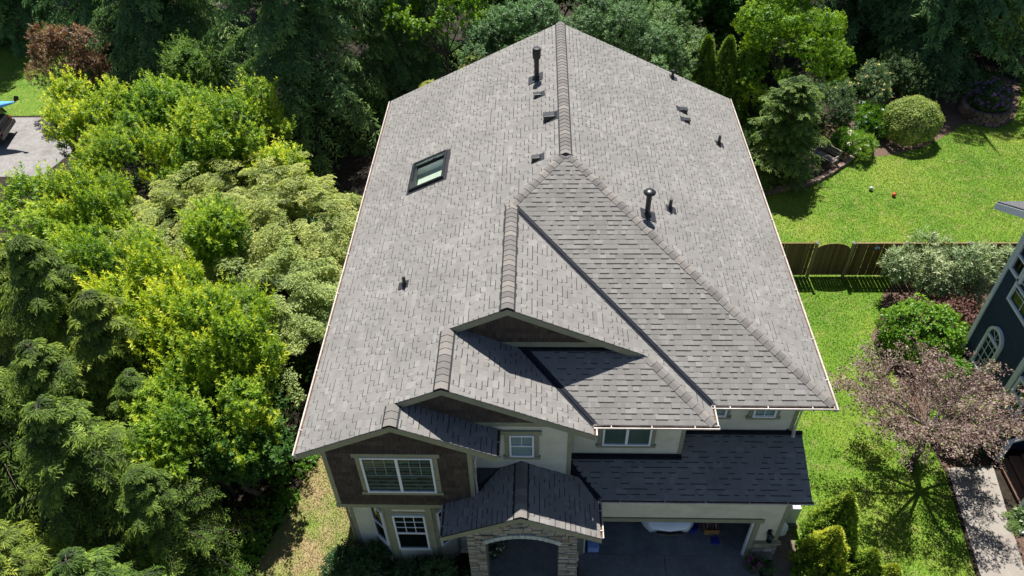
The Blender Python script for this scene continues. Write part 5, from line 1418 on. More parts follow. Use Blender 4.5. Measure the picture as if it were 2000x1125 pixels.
def rosettes(fol, S, A, k, L, W, rng, th=(25, 85), stem=0.12, t0=0.5, T=None, tip=0.3, fold=0.12):
    n = len(S); B1, B2 = basis(A)
    j = np.arange(k)[None, :]
    phi = j * 2.39996 + rng.random((n, 1)) * 6.28 + rng.normal(0, 0.25, (n, k))
    q = j / max(1, k - 1)
    the = np.radians(th[0] + (th[1] - th[0]) * q + rng.normal(0, 9, (n, k)))
    ct, st = np.cos(the)[..., None], np.sin(the)[..., None]
    rad = np.cos(phi)[..., None] * B1[:, None] + np.sin(phi)[..., None] * B2[:, None]
    D = A[:, None] * ct + rad * st
    Nn = A[:, None] * st - rad * ct
    P = S[:, None] + A[:, None] * (stem * (1 - q))[..., None]
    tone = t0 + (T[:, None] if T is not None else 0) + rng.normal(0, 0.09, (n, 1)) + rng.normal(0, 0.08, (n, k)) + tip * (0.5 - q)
    Ls = L * rng.uniform(0.7, 1.2, (n, k)) * (0.75 + 0.25 * q)
    fol.leaves(P, D, Nn, Ls.ravel(), (Ls * W / L).ravel(), tone, fold)

def woody(base, c, lobes, r0, nlimb, rng, mat, parent, name='trunk', lean=0.15):
    base = Vector(base); c = Vector(c)
    mb = MB()
    fork = base.lerp(c, 0.55) + Vector((rng.normal() * lean, rng.normal() * lean, 0))
    mb.tube([base - Vector((0, 0, 0.05)), base.lerp(fork, 0.3) + Vector((rng.normal() * lean * .4, rng.normal() * lean * .4, 0)), fork], [r0 * 1.25, r0, r0 * 0.75], 8)
    tr_ = mb.build(name, mat, parent, smooth=True)
    lm = MB()
    idx = rng.permutation(len(lobes))[:nlimb]
    for i in idx:
        e = Vector(lobes[i][:3]); m_ = fork.lerp(e, 0.5) + Vector((rng.normal() * .12, rng.normal() * .12, -0.15 + rng.normal() * .08))
        lm.tube([fork, m_, e], [r0 * 0.5, r0 * 0.3, r0 * 0.1], 5, cap=False)
    if nlimb: lm.build('limbs', mat, tr_, smooth=True)
    return tr_

def broadleaf(name, label, cat, base, c, rad, nl, lr, mat, seed, dens=38, k=9, L=0.13, W=0.05, th=(25, 85), stem=0.12, t0=0.45, up=0.7, zmin=-0.45, group=None, r0=0.09, limbs=10, tip=0.3, crown='crown', extra=None, inner=0.25, shell=0.3, leaders=0):
    rng = np.random.default_rng(seed)
    t = thing(name, label, cat, (base[0], base[1], 0), group)
    lob = env_lobes(c, rad, nl, lr, rng, zmin, inner)
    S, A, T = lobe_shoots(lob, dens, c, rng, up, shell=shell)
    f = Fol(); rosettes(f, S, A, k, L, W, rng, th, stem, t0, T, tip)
    if leaders:
        pk_ = rng.permutation(len(S))[:int(len(S) * leaders)]; pk_ = pk_[S[pk_, 2] > c[2] - 0.1 * rad[2]]
        A2 = unit(A[pk_] * 0.5 + np.array([0, 0, 0.8]) + rng.normal(0, .18, (len(pk_), 3))); hh = rng.uniform(0.6, 1.3, (len(pk_), 1))
        for q in (0.16, 0.34, 0.52): rosettes(f, S[pk_] + A2 * hh * q, A2, k - 2, L, W, rng, (20, 70), stem, t0 + 0.08 + q * .2, T[pk_], tip)
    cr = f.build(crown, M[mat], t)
    if r0: woody((base[0], base[1], 0), c, lob, r0, limbs, rng, M['bark'], t)
    if extra:
        m2, n2, L2 = extra; pick = rng.permutation(len(S))[:n2]; pick = pick[S[pick, 2] > c[2] - 0.2 * rad[2]]
        f2 = Fol(); rosettes(f2, S[pick] + A[pick] * 0.1, unit(A[pick] + np.array([0, -0.3, 0.4])), 7, L2, L2 * 0.8, rng, (35, 80), 0.01, 0.5, None, 0.1)
        f2.build('blossom', M[m2], cr, kind='stuff')
    return t

def spray(fol, st, di, ln, lift, droop, nt_, ns, L, W, rng, ta=55, tl=0.38, tmin=0.12, t0=0.4, tipb=0.35, tst=0.12, leafang=38, hang=0.15, flat=0.35, curl=0.25, taper=0.75, tvar=0.07):
    nb = len(st)
    t = np.clip(np.linspace(tst, 1, nt_)[None] + rng.normal(0, 0.25 / nt_, (nb, nt_)), 0.03, 1.02)
    ln_ = ln[:, None, None]; z = np.array([0, 0, 1.0])
    lift = np.broadcast_to(lift, (nb,))[:, None, None]; droop = np.broadcast_to(droop, (nb,))[:, None, None]
    tt = t[..., None]
    pos = st[:, None] + di[:, None] * ln_ * tt + z * ln_ * (lift * tt - droop * tt ** 2)
    tan = unit(di[:, None] + z * (lift - 2 * droop * tt))
    side = unit(np.cross(tan, z)); up = np.cross(side, tan)
    sg = np.array([-1, 1.0])[None, None, :, None]
    tang = np.radians(ta + rng.normal(0, 8, (nb, nt_, 2)))[..., None]
    tw = unit(tan[:, :, None] * np.cos(tang) + side[:, :, None] * sg * np.sin(tang) - z * hang + rng.normal(0, 0.08, (nb, nt_, 2, 3)))
    tlen = (tl * ln[:, None] * (1 - taper * t) + tmin)[..., None] * rng.uniform(0.65, 1.2, (nb, nt_, 2))
    q = (np.arange(ns) + 0.6)[None, None, None] / ns
    P = pos[:, :, None, None] + tw[:, :, :, None] * (tlen[..., None] * q)[..., None] - z * (tlen[..., None] * q ** 2 * curl)[..., None]
    tw2 = unit(tw[:, :, :, None] - z * (2 * curl * q)[..., None])
    sd2 = unit(np.cross(tw2, up[:, :, None, None] + 0 * tw2)); n2 = np.cross(sd2, tw2)
    s2 = np.array([-1, 1.0]).reshape(1, 1, 1, 1, 2, 1)
    la = np.radians(leafang + rng.normal(0, 10, P.shape[:-1] + (2,)))[..., None]
    D = unit(tw2[..., None, :] * np.cos(la) + sd2[..., None, :] * s2 * np.sin(la) + rng.normal(0, flat * 0.45, P.shape[:-1] + (2, 3)))
    Nn = unit(n2[..., None, :] + rng.normal(0, flat, D.shape))
    PP = np.broadcast_to(P[..., None, :], D.shape)
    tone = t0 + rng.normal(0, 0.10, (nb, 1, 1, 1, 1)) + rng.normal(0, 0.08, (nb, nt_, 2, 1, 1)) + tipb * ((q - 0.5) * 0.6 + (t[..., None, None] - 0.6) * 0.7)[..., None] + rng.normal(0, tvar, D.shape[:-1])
    Ls = L * rng.uniform(0.7, 1.25, D.shape[:-1])
    keep = (PP[..., 2] > 0.04).ravel()
    fol.leaves(PP.reshape(-1, 3)[keep], D.reshape(-1, 3)[keep], Nn.reshape(-1, 3)[keep], Ls.ravel()[keep], (Ls * W / L).ravel()[keep], tone.ravel()[keep], 0.1)

def branch_tubes(mb, st, di, ln, lift, droop, r, n=4, seg=4, step=1):
    for i in range(0, len(st), step):
        pts = []
        for j in range(seg + 1):
            t = j / seg
            pts.append(Vector(st[i]) + Vector(di[i]) * ln[i] * t + Vector((0, 0, ln[i] * (lift[i] * t - droop[i] * t * t))))
        mb.tube(pts, [r * (1 - 0.85 * j / seg) * max(0.35, min(1, ln[i] / 2.0)) for j in range(seg + 1)], n, cap=False)

def conifer(name, label, base, H, Rr, nb, mat, seed, nt_=12, ns=5, L=0.16, W=0.035, z0=0.6, lift=0.25, droop=0.35, shape=0.85, t0=0.4, tipb=0.35, group=None, cat='tree', r0=0.16, twig='bark', tl=0.38, ta=55, zmax=None, hang=0.15, top=1.0, trunk_name='trunk', tr=0.02, leafang=38):
    rng = np.random.default_rng(seed)
    t = thing(name, label, cat, (base[0], base[1], 0), group)
    h = z0 + (H - z0) * ((np.arange(nb) + rng.random(nb)) / nb) ** 1.05
    if zmax: h = z0 + (min(zmax, H) - z0) * ((np.arange(nb) + rng.random(nb)) / nb)
    az = np.arange(nb) * 2.39996 + rng.normal(0, 0.35, nb)
    frac = np.clip(1 - (h - z0 * 0.3) / (H - z0 * 0.3), 0.02, 1)
    ln = Rr * frac ** shape * rng.uniform(0.6, 1.2, nb) + 0.12
    di = np.stack([np.cos(az), np.sin(az), np.zeros(nb)], 1)
    st = np.stack([np.full(nb, base[0]) + rng.normal(0, .03, nb), np.full(nb, base[1]) + rng.normal(0, .03, nb), h], 1)
    li = lift * (0.4 + 1.3 * (1 - frac)) + rng.normal(0, 0.07, nb); dr = droop * rng.uniform(0.7, 1.3, nb)
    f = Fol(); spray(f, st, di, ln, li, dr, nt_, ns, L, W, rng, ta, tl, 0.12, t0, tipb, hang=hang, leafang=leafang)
    f.build('crown', M[mat], t)
    mb = MB(); b = Vector((base[0], base[1], 0)); mb.tube([b - Vector((0, 0, .05)), b + Vector((0, 0, H * .3)), b + Vector((0, 0, H * .7)), b + Vector((0, 0, H))], [r0 * 1.3, r0, r0 * .55, r0 * .08], 8)
    tk = mb.build(trunk_name, M['bark'], t, smooth=True)
    bt_ = MB(); branch_tubes(bt_, st, di, ln, li, dr, tr, 4, 4); bt_.build('branches', M[twig], tk)
    return t

def column(name, label, base, H, Rr, mat, seed, n=2600, group=None, k=6, L=0.16, W=0.05, t0=0.45, cat='tree', pw=0.75):
    """flame-shaped arborvitae: dense upright fans over a tapered body"""
    rng = np.random.default_rng(seed); t = thing(name, label, cat, (base[0], base[1], 0), group)
    u = rng.random(n); a = rng.random(n) * 6.283
    prof = lambda q: Rr * (np.minimum(1, (q + 0.12) / 0.3) ** 0.5) * (1 - q ** 1.6) ** pw
    lump = 1 + 0.13 * np.sin(a * 4 + u * 9 + seed) * np.sin(u * 11 + a * 2) + 0.09 * np.sin(a * 9 - u * 17) + 0.05 * np.sin(a * 17 + u * 31)
    r = prof(u) * lump * rng.uniform(0.85, 1.06, n) + 0.03
    S = np.stack([base[0] + r * np.cos(a), base[1] + r * np.sin(a), 0.06 + u * H * 0.97], 1)
    A = unit(np.stack([np.cos(a) * 0.45, np.sin(a) * 0.45, np.ones(n)], 1) + rng.normal(0, 0.18, (n, 3)))
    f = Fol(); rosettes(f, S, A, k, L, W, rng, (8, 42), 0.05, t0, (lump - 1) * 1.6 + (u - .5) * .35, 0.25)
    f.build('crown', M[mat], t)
    mb = MB(); mb.tube([(base[0], base[1], -.05), (base[0], base[1], H * .45), (base[0], base[1], H * .85)], [0.09, 0.06, 0.015], 6); mb.build('trunk', M['bark'], t)
    return t

# ---- bright laurels, left of the house
GL_ = 'bright laurel trees massed left of the house'
LAU = {}
for i, (x, y, z, r, lab) in enumerate((
    (-13.9, 19.3, 3.3, 2.0, 'yellow green laurel below the russet bush, nearest the far left driveway'),
    (-10.9, 19.6, 3.4, 2.0, 'yellow green laurel between the russet bush and the tall dark fir'),
    (-6.9, 17.4, 3.9, 2.2, 'sunlit laurel directly below the tall dark fir and above the pale trees'),
    (-13.2, 11.7, 3.3, 2.4, 'broad yellow green laurel at the left edge below the far driveway'),
    (-10.9, 11.6, 3.6, 1.7, 'yellow laurel left of the pale cream trees'),
    (-5.3, 10.2, 4.3, 0.95, 'small laurel top poking up among the pale cream trees'),
    (-6.6, 6.9, 3.7, 1.8, 'laurel between the feathery hemlocks and the lowest pale tree'),
    (-3.7, 4.9, 3.8, 1.8, 'large yellow green laurel below the pale trees and left of the roof corner'),
    (-3.9, 2.6, 3.2, 1.8, 'laurel left of the dry grass strip, beside the lowest hemlocks'),
    (-2.9, 2.5, 2.2, 1.1, 'low dark laurel overhanging the ivy by the dry grass'),
    (-7.9, 16.2, 3.2, 1.5, 'laurel just above the pale trees, left of their middle'),
    (-11.2, 15.9, 3.3, 1.8, 'laurel in the middle of the left thicket, left of the pale trees'),
    (-4.9, 15.6, 3.2, 1.2, 'laurel between the sunlit laurel and the upper pale tree'),
    (-5.2, 5.7, 3.5, 1.5, 'laurel squeezed between the large laurel and the hemlocks'),
    (-8.6, 8.3, 3.9, 1.8, 'bright laurel above the topmost hemlock at left'),
    (-10.6, 22.8, 3.8, 1.6, 'shaded laurel at the foot of the tall dark firs'))):
    dk = i in (9, 15)
    key = (dk, r > 1.5, i % 3 if not dk else 0)
    if key in LAU:
        src, r1, z1 = LAU[key]
        clone(src, lab, (x, y), 1.3 + i * 2.1, (r / r1, r / r1, z / z1))
        continue
    LAU[key] = (broadleaf('laurel_tree', lab, 'tree', (x, y), (x, y, z), (r, r, r * 0.95), int(9 + 3.4 * r * r), 0.60, 'laurel' if not dk else 'laurel_dark', 100 + i, 40, 9, 0.16, 0.062, group=GL_, t0=0.46 if not dk else 0.4, limbs=8, leaders=0.1), r, z)
# ---- pale layered trees
PALE = None
for i, (x, y, H, r, nb, lab) in enumerate(((-2.9, 12.0, 6.0, 2.7, 90, 'pale cream green layered tree reaching towards the skylight side eave'),
                                 (-7.8, 12.3, 5.8, 2.8, 90, 'pale cream green layered tree in the middle of the left thicket'),
                                 (-3.5, 7.6, 5.9, 2.7, 90, 'pale cream green layered tree nearest the camera left of the eave'),
                                 (-5.6, 13.6, 5.9, 2.4, 80, 'pale cream green layered tree between the sunlit laurel and the skylight'))):
    if i in (1, 2):
        clone(PALE, lab, (x, y), 2.2 * i, (1.03, 1.03, H / 6.0)); continue
    rng = np.random.default_rng(200 + i); t = thing('pale_layered_tree', lab, 'tree', (x, y, 0), 'pale cream trees left of the house')
    nb = 190
    d = unit(rng.normal(size=(nb, 3)) * [1, 1, 0.75]); d[:, 2] = np.abs(d[:, 2]) * 0.95 - 0.2
    q_ = rng.uniform(0.2, 0.82, (nb, 1)) ** 0.75
    st = np.array([x, y, H * 0.56]) + d * q_ * np.array([r, r, H * 0.4])
    az = np.arctan2(d[:, 1], d[:, 0]) + rng.normal(0, .6, nb)
    di = np.stack([np.cos(az), np.sin(az), np.zeros(nb)], 1)
    ln = rng.uniform(0.7, 1.7, nb); li = rng.uniform(0.1, 0.6, nb); dr = 0.25 + li * 0.6
    f = Fol(); spray(f, st, di, ln, li, dr, 13, 6, 0.095, 0.048, rng, 46, 0.27, 0.12, 0.55, 0.6, 0.1, 50, 0.12, 0.55, 0.25)
    f.build('crown', M['pale_leaf'], t)
    mb = MB(); mb.tube([(x, y, -.05), (x + .1, y, 1.4), (x, y + .1, H * .55)], [.14, .1, .04], 7); tk = mb.build('trunk', M['bark'], t, smooth=True)
    mb = MB(); branch_tubes(mb, st, di, ln, li, dr, 0.01, 4, 4, 2); mb.build('branches', M['bark'], tk)
    if i == 0: PALE = t
# ---- feathery hemlocks, lower left
HEM = []; FIR = []; BGT = []
GH = 'feathery hemlocks in the lower left corner'
for i, (x, y, H, r, lab) in enumerate(((-9.6, 6.6, 7.4, 2.6, 'topmost feathery hemlock at the left edge'), (-7.2, 5.0, 6.6, 2.4, 'hemlock just right of the topmost one, against the laurels'),
                             (-6.5, 0.9, 6.8, 2.5, 'tall hemlock in the middle of the lower left corner'), (-4.5, 0.2, 5.0, 1.9, 'hemlock nearest the dry grass strip'),
                             (-4.9, -2.4, 5.4, 2.1, 'hemlock at the bottom edge near the dry grass'), (-10.2, 2.6, 6.8, 2.5, 'hemlock at the left edge, middle of the corner group'),
                             (-7.6, -2.0, 5.6, 2.3, 'hemlock in the bottom left corner'), (-12.6, 8.4, 6.2, 2.4, 'hemlock cut by the left edge below the broad laurel'),
                             (-8.4, 3.6, 6.0, 2.3, 'hemlock in the centre of the lower left group, above the tall one'), (-5.9, 3.4, 5.0, 1.9, 'hemlock tucked between the tall one and the laurels'))):
    if i > 2:
        s_ = HEM[i % 3]; clone(s_[0], lab, (x, y), 0.9 + 1.7 * i, (r / s_[1], r / s_[1], H / s_[2])); continue
    HEM.append((conifer('hemlock_tree', lab, (x, y), H, r * 1.28, 140, 'hemlock', 300 + i, 14, 5, 0.15, 0.037, 0.5, 0.35, 0.5, 0.8, 0.46, 0.5, GH, twig='twig', tl=0.36, hang=0.25, tr=0.018), r, H))
# ---- tall dark firs behind
GF = 'tall dark firs standing behind the gardens'
for i, (x, y, H, r, lab) in enumerate(((-5.6, 24.6, 20, 5.4, 'tall dark fir behind the laurels, nearest the back left roof corner'), (-13.6, 28.2, 18, 4.6, 'tall dark fir right of the russet bush'),
                             (-19.5, 33.5, 18, 4.5, 'dark fir in the top left corner above the russet bush'), (27.8, 31.2, 18, 5.0, 'large dark fir above the round clipped bush'),
                             (24.0, 33.2, 17, 4.2, 'dark fir behind the yellow flowered rose bush'), (34.0, 33.5, 17, 4.6, 'dark fir in the top right corner'), (-1.2, 27.6, 15, 3.6, 'dark fir between the bright maple and the tall left fir'), (-27.0, 36.0, 18, 4.8, 'dark fir shading the far left lawn'))):
    if i > 1:
        s_ = FIR[i % 2]; clone(s_[0], lab, (x, y), 0.7 + 1.9 * i, (r / s_[1], r / s_[1], H / s_[2])); continue
    FIR.append((conifer('fir_tree', lab, (x, y), H, r, 150, 'fir', 400 + i, 15, 6, 0.26, 0.07, 0.8, 0.12, 0.42, 0.75, 0.42, 0.42, GF, r0=0.26, zmax=12.5, tl=0.33, hang=0.3, tr=0.03), r, H))
# ---- trees behind the house
broadleaf('maple_tree', 'bright green maple behind the flue pipe at top centre left', 'tree', (1.0, 26.0), (1.0, 26.0, 5.6), (2.6, 2.3, 2.2), 18, 0.65, 'maple', 501, 30, 8, 0.16, 0.09, (30, 95), t0=0.5)
broadleaf('maple_tree', 'bright drooping maple right of the columnar arborvitae', 'tree', (17.6, 24.6), (17.6, 24.2, 4.4), (2.7, 2.0, 3.3), 54, 0.5, 'maple', 502, 48, 8, 0.13, 0.07, (40, 120), t0=0.48, up=0.25)
for i, (x, y, z, r, lab) in enumerate(((5.3, 22.6, 4.6, 2.5, 'grey green tree behind the left of the ridge peak'), (9.3, 22.2, 4.6, 2.8, 'grey green tree behind the right of the ridge peak'), (11.7, 24.2, 4.2, 2.0, 'grey green tree left of the columnar arborvitae'))):
    broadleaf('grey_green_tree', lab, 'tree', (x, y), (x, y, z), (r * 1.15, r, r), 34, 0.6, 'greygreen', 510 + i, 40, 9, 0.15, 0.06, (40, 110), t0=0.5, group='grey green trees behind the ridge')
for i, (x, y, H, r, lab) in enumerate(((2.9, 22.0, 5.2, 1.7, 'pale yellow green cypress behind the left back rake, upper one'), (0.9, 20.6, 4.6, 1.5, 'pale yellow green cypress behind the left back rake, lower one'))):
    conifer('cypress_tree', lab, (x, y), H, r, 110, 'cypress', 520 + i, 12, 5, 0.15, 0.055, 0.6, 0.5, 0.35, 0.7, 0.5, 0.4, 'pale cypresses behind the left rake', hang=0.1)
for i, (x, y, H, r, lab) in enumerate(((14.5, 23.0, 5.6, 0.85, 'columnar arborvitae, tallest of the trio behind the back right roof corner'), (13.6, 23.3, 5.5, 0.8, 'columnar arborvitae, left one of the trio behind the roof corner'), (15.25, 23.0, 4.9, 0.68, 'columnar arborvitae, short right one of the trio'))):
    column('arborvitae', lab, (x, y), H, r, 'thuja', 530 + i, 3000, 'columnar arborvitae trio', t0=0.5)
conifer('cedar_tree', 'feathery cedar at the corner of the back lawn beside the house', (17.0, 20.1), 4.8, 1.95, 160, 'cedar', 540, 12, 5, 0.14, 0.045, 0.15, 0.6, 0.5, 0.5, 0.46, 0.5, hang=0.12)
# dark trees closing the background
GB = 'dark background trees along the top edge'
for i, (x, y, z, r, lab) in enumerate(((-25.5, 43, 5.5, 4.5, 'dark tree at the far top left corner'), (-12, 38, 6, 4.5, 'dark tree behind the firs at top left'), (-3.5, 33, 5.5, 4, 'dark tree between the tall fir and the bright maple'),
                             (3.5, 35, 5.5, 4, 'dark tree behind the bright maple at top centre'), (10, 33, 5.5, 4, 'dark tree behind the ridge peak'), (17, 31, 5.5, 3.8, 'dark tree behind the drooping maple'),
                             (21.5, 38, 6, 4.5, 'dark tree between the two right firs'), (30, 40, 6, 5, 'dark tree behind the large right fir'), (40, 39, 6, 5, 'dark tree at the far top right corner'), (-34, 42, 5.5, 4.5, 'dark tree beyond the far left lawn'), (6.6, 30.5, 5, 3.2, 'dark tree directly behind the ridge end at top centre'), (13.6, 29.0, 4.6, 3.0, 'dark tree behind the columnar arborvitae'))):
    if i > 2:
        s_ = BGT[i % 3]; clone(s_[0], lab, (x, y), 0.7 + 1.9 * i, (r / s_[1], r / s_[1], z / s_[2])); continue
    BGT.append((broadleaf('background_tree', lab, 'tree', (x, y), (x, y, z * 0.8), (r, r, r * 1.05), 34, 1.25, 'laurel_dark', 600 + i, 11, 8, 0.30, 0.14, (30, 100), t0=0.42, group=GB, r0=0.2, limbs=6), r, z))
# ---- shrubs, back garden
broadleaf('russet_bush', 'tall russet leaved bush at the top left', 'bush', (-19.2, 26.8), (-19.2, 26.8, 2.3), (2.0, 1.7, 2.2), 30, 0.55, 'redleaf', 700, 40, 8, 0.13, 0.055, (25, 90), t0=0.5, crown='foliage')
broadleaf('rose_bush', 'tall bush with pale yellow flowers in the back bed', 'bush', (22.3, 25.2), (22.3, 25.2, 1.35), (1.25, 1.1, 1.2), 18, 0.45, 'shade_leaf', 701, 50, 8, 0.11, 0.05, (30, 95), t0=0.6, crown='foliage', extra=('yellow_petal', 60, 0.1))
broadleaf('white_flower_clump', 'green clump with white flowers beside the bench', 'flower', (20.95, 21.9), (20.95, 21.9, 0.35), (1.0, 0.85, 0.55), 14, 0.34, 'bush', 702, 90, 8, 0.2, 0.035, (15, 60), t0=0.5, r0=0, crown='foliage', zmin=0, extra=('white_petal', 30, 0.12))
broadleaf('white_flower_clump', 'green clump with white flowers left of the round clipped bush', 'flower', (22.5, 23.9), (22.5, 23.9, 0.45), (0.85, 0.9, 0.7), 14, 0.34, 'bush', 703, 90, 8, 0.2, 0.035, (15, 60), t0=0.45, r0=0, crown='foliage', zmin=0, extra=('white_petal', 30, 0.12))
def globe(name, label, c, rad, mat, seed, n, k, L, W, t0=0.5, cat='bush', lump=0.03, stem=0.04, th=(25, 80), extra=None):
    rng = np.random.default_rng(seed); t = thing(name, label, cat, (c[0], c[1], 0))
    d = unit(rng.normal(size=(n, 3))); d = d[d[:, 2] > -0.75]
    f_l = np.sin(d[:, 0] * 6 + seed) * np.sin(d[:, 1] * 7) * np.sin(d[:, 2] * 5 + 1)
    S = np.array(c) + d * np.array(rad) * (1 + lump * f_l[:, None] * 2 + rng.normal(0, lump * .8, (len(d), 1))); kk = S[:, 2] > 0.02; S, d, f_l = S[kk], d[kk], f_l[kk]
    f = Fol(); rosettes(f, S, unit(d + [0, 0, .35] + rng.normal(0, .2, d.shape)), k, L, W, rng, th, stem, t0, f_l * .2, 0.3)
    fo = f.build('foliage', M[mat], t)
    mb = MB()
    for j in range(5): a = j * 1.26; mb.tube([(c[0] + .06 * math.cos(a), c[1] + .06 * math.sin(a), -.03), (c[0] + rad[0] * .55 * math.cos(a), c[1] + rad[1] * .55 * math.sin(a), c[2] + .3 * rad[2])], [.035, .012], 5, cap=False)
    mb.build('stems', M['bark'], t)
    if extra:
        m2, n2, L2 = extra; pk_ = np.nonzero(d[:, 2] > -0.2)[0]; pk_ = rng.permutation(pk_)[:n2]
        f2 = Fol(); rosettes(f2, S[pk_] + d[pk_] * .06, unit(d[pk_] + [0, 0, .4]), 12, L2, L2 * .6, rng, (10, 85), .03, .5, None, .2); f2.build('blossom', M[m2], fo, kind='stuff')
    return t
globe('clipped_bush', 'round clipped variegated bush in the back bed', (24.1, 23.2, 0.98), (1.3, 1.15, 1.08), 'boxwood', 710, 6500, 6, 0.075, 0.042, 0.5, lump=0.045)
globe('rhododendron', 'purple flowering rhododendron in the round raised bed', (28.8, 25.4, 1.05), (0.9, 0.85, 0.65), 'shade_leaf', 711, 1100, 9, 0.13, 0.045, 0.5, lump=0.08, extra=('purple', 110, 0.13))
for i, (x, y, z, r, lab, m_) in enumerate(((26.2, 26.6, 0.9, 1.3, 'dark shrub between the clipped bush and the raised bed', 'shade_leaf'), (24.6, 26.8, 1.1, 1.3, 'dark shrub behind the round clipped bush', 'shade_leaf'),
                                 (31.4, 28.2, 2.4, 2.1, 'lighter green shrub at the right edge above the raised bed', 'cedar'), (20.4, 24.6, 0.9, 1.2, 'dark shrub left of the yellow flowered bush', 'shade_leaf'), (15.2, 20.6, 0.8, 1.1, 'dark shrub between the cedar and the back right roof corner', 'laurel_dark'))):
    broadleaf('shrub', lab, 'bush', (x, y), (x, y, z), (r, r, r * .9), 20, 0.45, m_, 720 + i, 40, 8, 0.13, 0.05, (25, 90), t0=0.48, crown='foliage', r0=0.05, limbs=5)
# ---- right hand border
broadleaf('silver_shrub', 'silvery green arching shrub in front of the fence', 'bush', (21.4, 11.9), (21.4, 11.9, 1.35), (2.3, 1.15, 1.3), 34, 0.42, 'silver', 730, 44, 8, 0.2, 0.05, (20, 85), t0=0.45, crown='foliage', up=0.4, r0=0.05)
globe('round_bush', 'round bright green bush left of the navy house', (19.7, 9.0, 0.85), (1.35, 1.15, 1.0), 'bush', 731, 1500, 8, 0.13, 0.07, 0.5, lump=0.09)
globe('barberry', 'low dusky pink barberry between round bush and silvery shrub', (21.3, 10.1, 0.55), (1.05, 0.8, 0.75), 'barberry', 732, 1500, 7, 0.09, 0.045, 0.55, lump=0.1)
globe('cream_shrub', 'small cream variegated shrub by the navy house corner', (22.1, 10.6, 0.5), (0.55, 0.5, 0.6), 'cream_leaf', 733, 420, 8, 0.14, 0.035, 0.5, lump=0.12)
globe('lime_shrub', 'bright green shrub under the purple leaved tree by the walk', (19.75, 5.2, 0.7), (0.85, 0.8, 0.8), 'bush', 734, 800, 8, 0.13, 0.08, 0.55, lump=0.1)
globe('low_shrub', 'yellow green low shrub right of the round bush', (20.2, 7.3, 0.5), (0.7, 0.7, 0.6), 'bush', 735, 500, 8, 0.1, 0.05, 0.6, lump=0.1)
globe('dark_shrub', 'dark shrub against the navy wall behind the steps', (20.4, 4.75, 0.5), (0.5, 0.5, 0.6), 'shade_leaf', 736, 500, 8, 0.11, 0.05, 0.4, lump=0.1)
# purple leaved plum with open branches
def plum(label, base, seed):
    rng = np.random.default_rng(seed); t = thing('plum_tree', label, 'tree', (base[0], base[1], 0))
    bx, by = base; fk = np.array([bx - .02, by + .15, 1.95])
    mb = MB(); mb.tube([(bx, by, -.05), (bx + .05, by + .02, .9), tuple(fk)], [.14, .11, .1], 8); tk = mb.build('trunk', M['bark'], t, smooth=True)
    lm = MB(); st = []; di = []; ln = []; li = []; dr = []
    for i in range(9):
        a = i * .698 + rng.normal(0, .15); rr = rng.uniform(1.6, 2.3) * (1.12 if math.cos(a) < 0 else .78); e = fk + np.array([math.cos(a) * rr, math.sin(a) * rr * .85 + .15, rng.uniform(.7, 1.7)])
        m_ = fk + (e - fk) * .5 + np.array([rng.normal() * .1, rng.normal() * .1, .18])
        lm.tube([tuple(fk), tuple(m_), tuple(e)], [.06, .04, .02], 6, cap=False)
        for j in range(21):
            q = rng.uniform(.25, 1.0); p = (1 - q) ** 2 * fk + 2 * q * (1 - q) * m_ + q * q * e
            b = a + rng.normal(0, .75); st.append(p); di.append([math.cos(b), math.sin(b), 0]); ln.append(rng.uniform(.5, 1.3)); li.append(rng.uniform(.2, 1.2)); dr.append(rng.uniform(.1, .5))
    for j in range(24):
        b = rng.random() * 6.28; st.append(fk + np.array([rng.normal() * .3, rng.normal() * .3, rng.uniform(.3, 1.2)])); di.append([math.cos(b), math.sin(b), 0]); ln.append(rng.uniform(.8, 1.5)); li.append(rng.uniform(.6, 1.6)); dr.append(.3)
    st, di, ln, li, dr = map(np.array, (st, di, ln, li, dr))
    branch_tubes(lm, st, di, ln, li, dr, 0.026, 4, 4)
    lm.build('limbs', M['twig'], tk, smooth=True)
    f = Fol(); spray(f, st, di, ln, li, dr, 8, 3, 0.08, 0.044, rng, 50, 0.2, 0.1, 0.48, 0.2, 0.2, 55, 0.0, 0.9, 0.1, 0.5, tvar=0.26)
    f.build('crown', M['plum'], t)
plum('open branched purple leaved plum tree on the right lawn', (17.8, 3.9), 740)
for i, (x, y, H, r, lab) in enumerate(((14.25, 0.95, 3.1, 0.72, 'golden conical thuja, tallest, beside the garage corner'), (13.75, 0.05, 2.8, 0.74, 'golden conical thuja nearest the gravel path'),
                             (15.0, 0.0, 1.7, 0.5, 'short golden thuja at the bottom edge, left of the pair on the lawn'), (15.5, -0.35, 1.5, 0.45, 'short golden thuja at the bottom edge, right of the pair on the lawn'))):
    column('thuja', lab, (x, y), H, r, 'gold_thuja', 750 + i, 2600, 'golden thujas right of the garage', 6, 0.11, 0.04, 0.5, cat='bush', pw=1.0)
fe = thing('fern', 'pale green fern beside the neighbour walk', 'fern', (20.45, 1.9, 0))
rng = np.random.default_rng(760); nb = 26; az = np.arange(nb) * 2.39996
f = Fol(); spray(f, np.tile([20.45, 1.9, .05], (nb, 1)), np.stack([np.cos(az), np.sin(az), 0 * az], 1), rng.uniform(.35, .6, nb), np.full(nb, .9), np.full(nb, .8), 12, 3, 0.06, 0.02, rng, 70, .28, .03, .5, .2); f.build('frond', M['fern'], fe)
globe('hosta', 'blue green broad leaved plant by the brown steps', (20.75, 2.05, 0.15), (0.32, 0.3, 0.3), 'silver', 761, 60, 7, 0.22, 0.12, 0.35, cat='plant', lump=0.1)
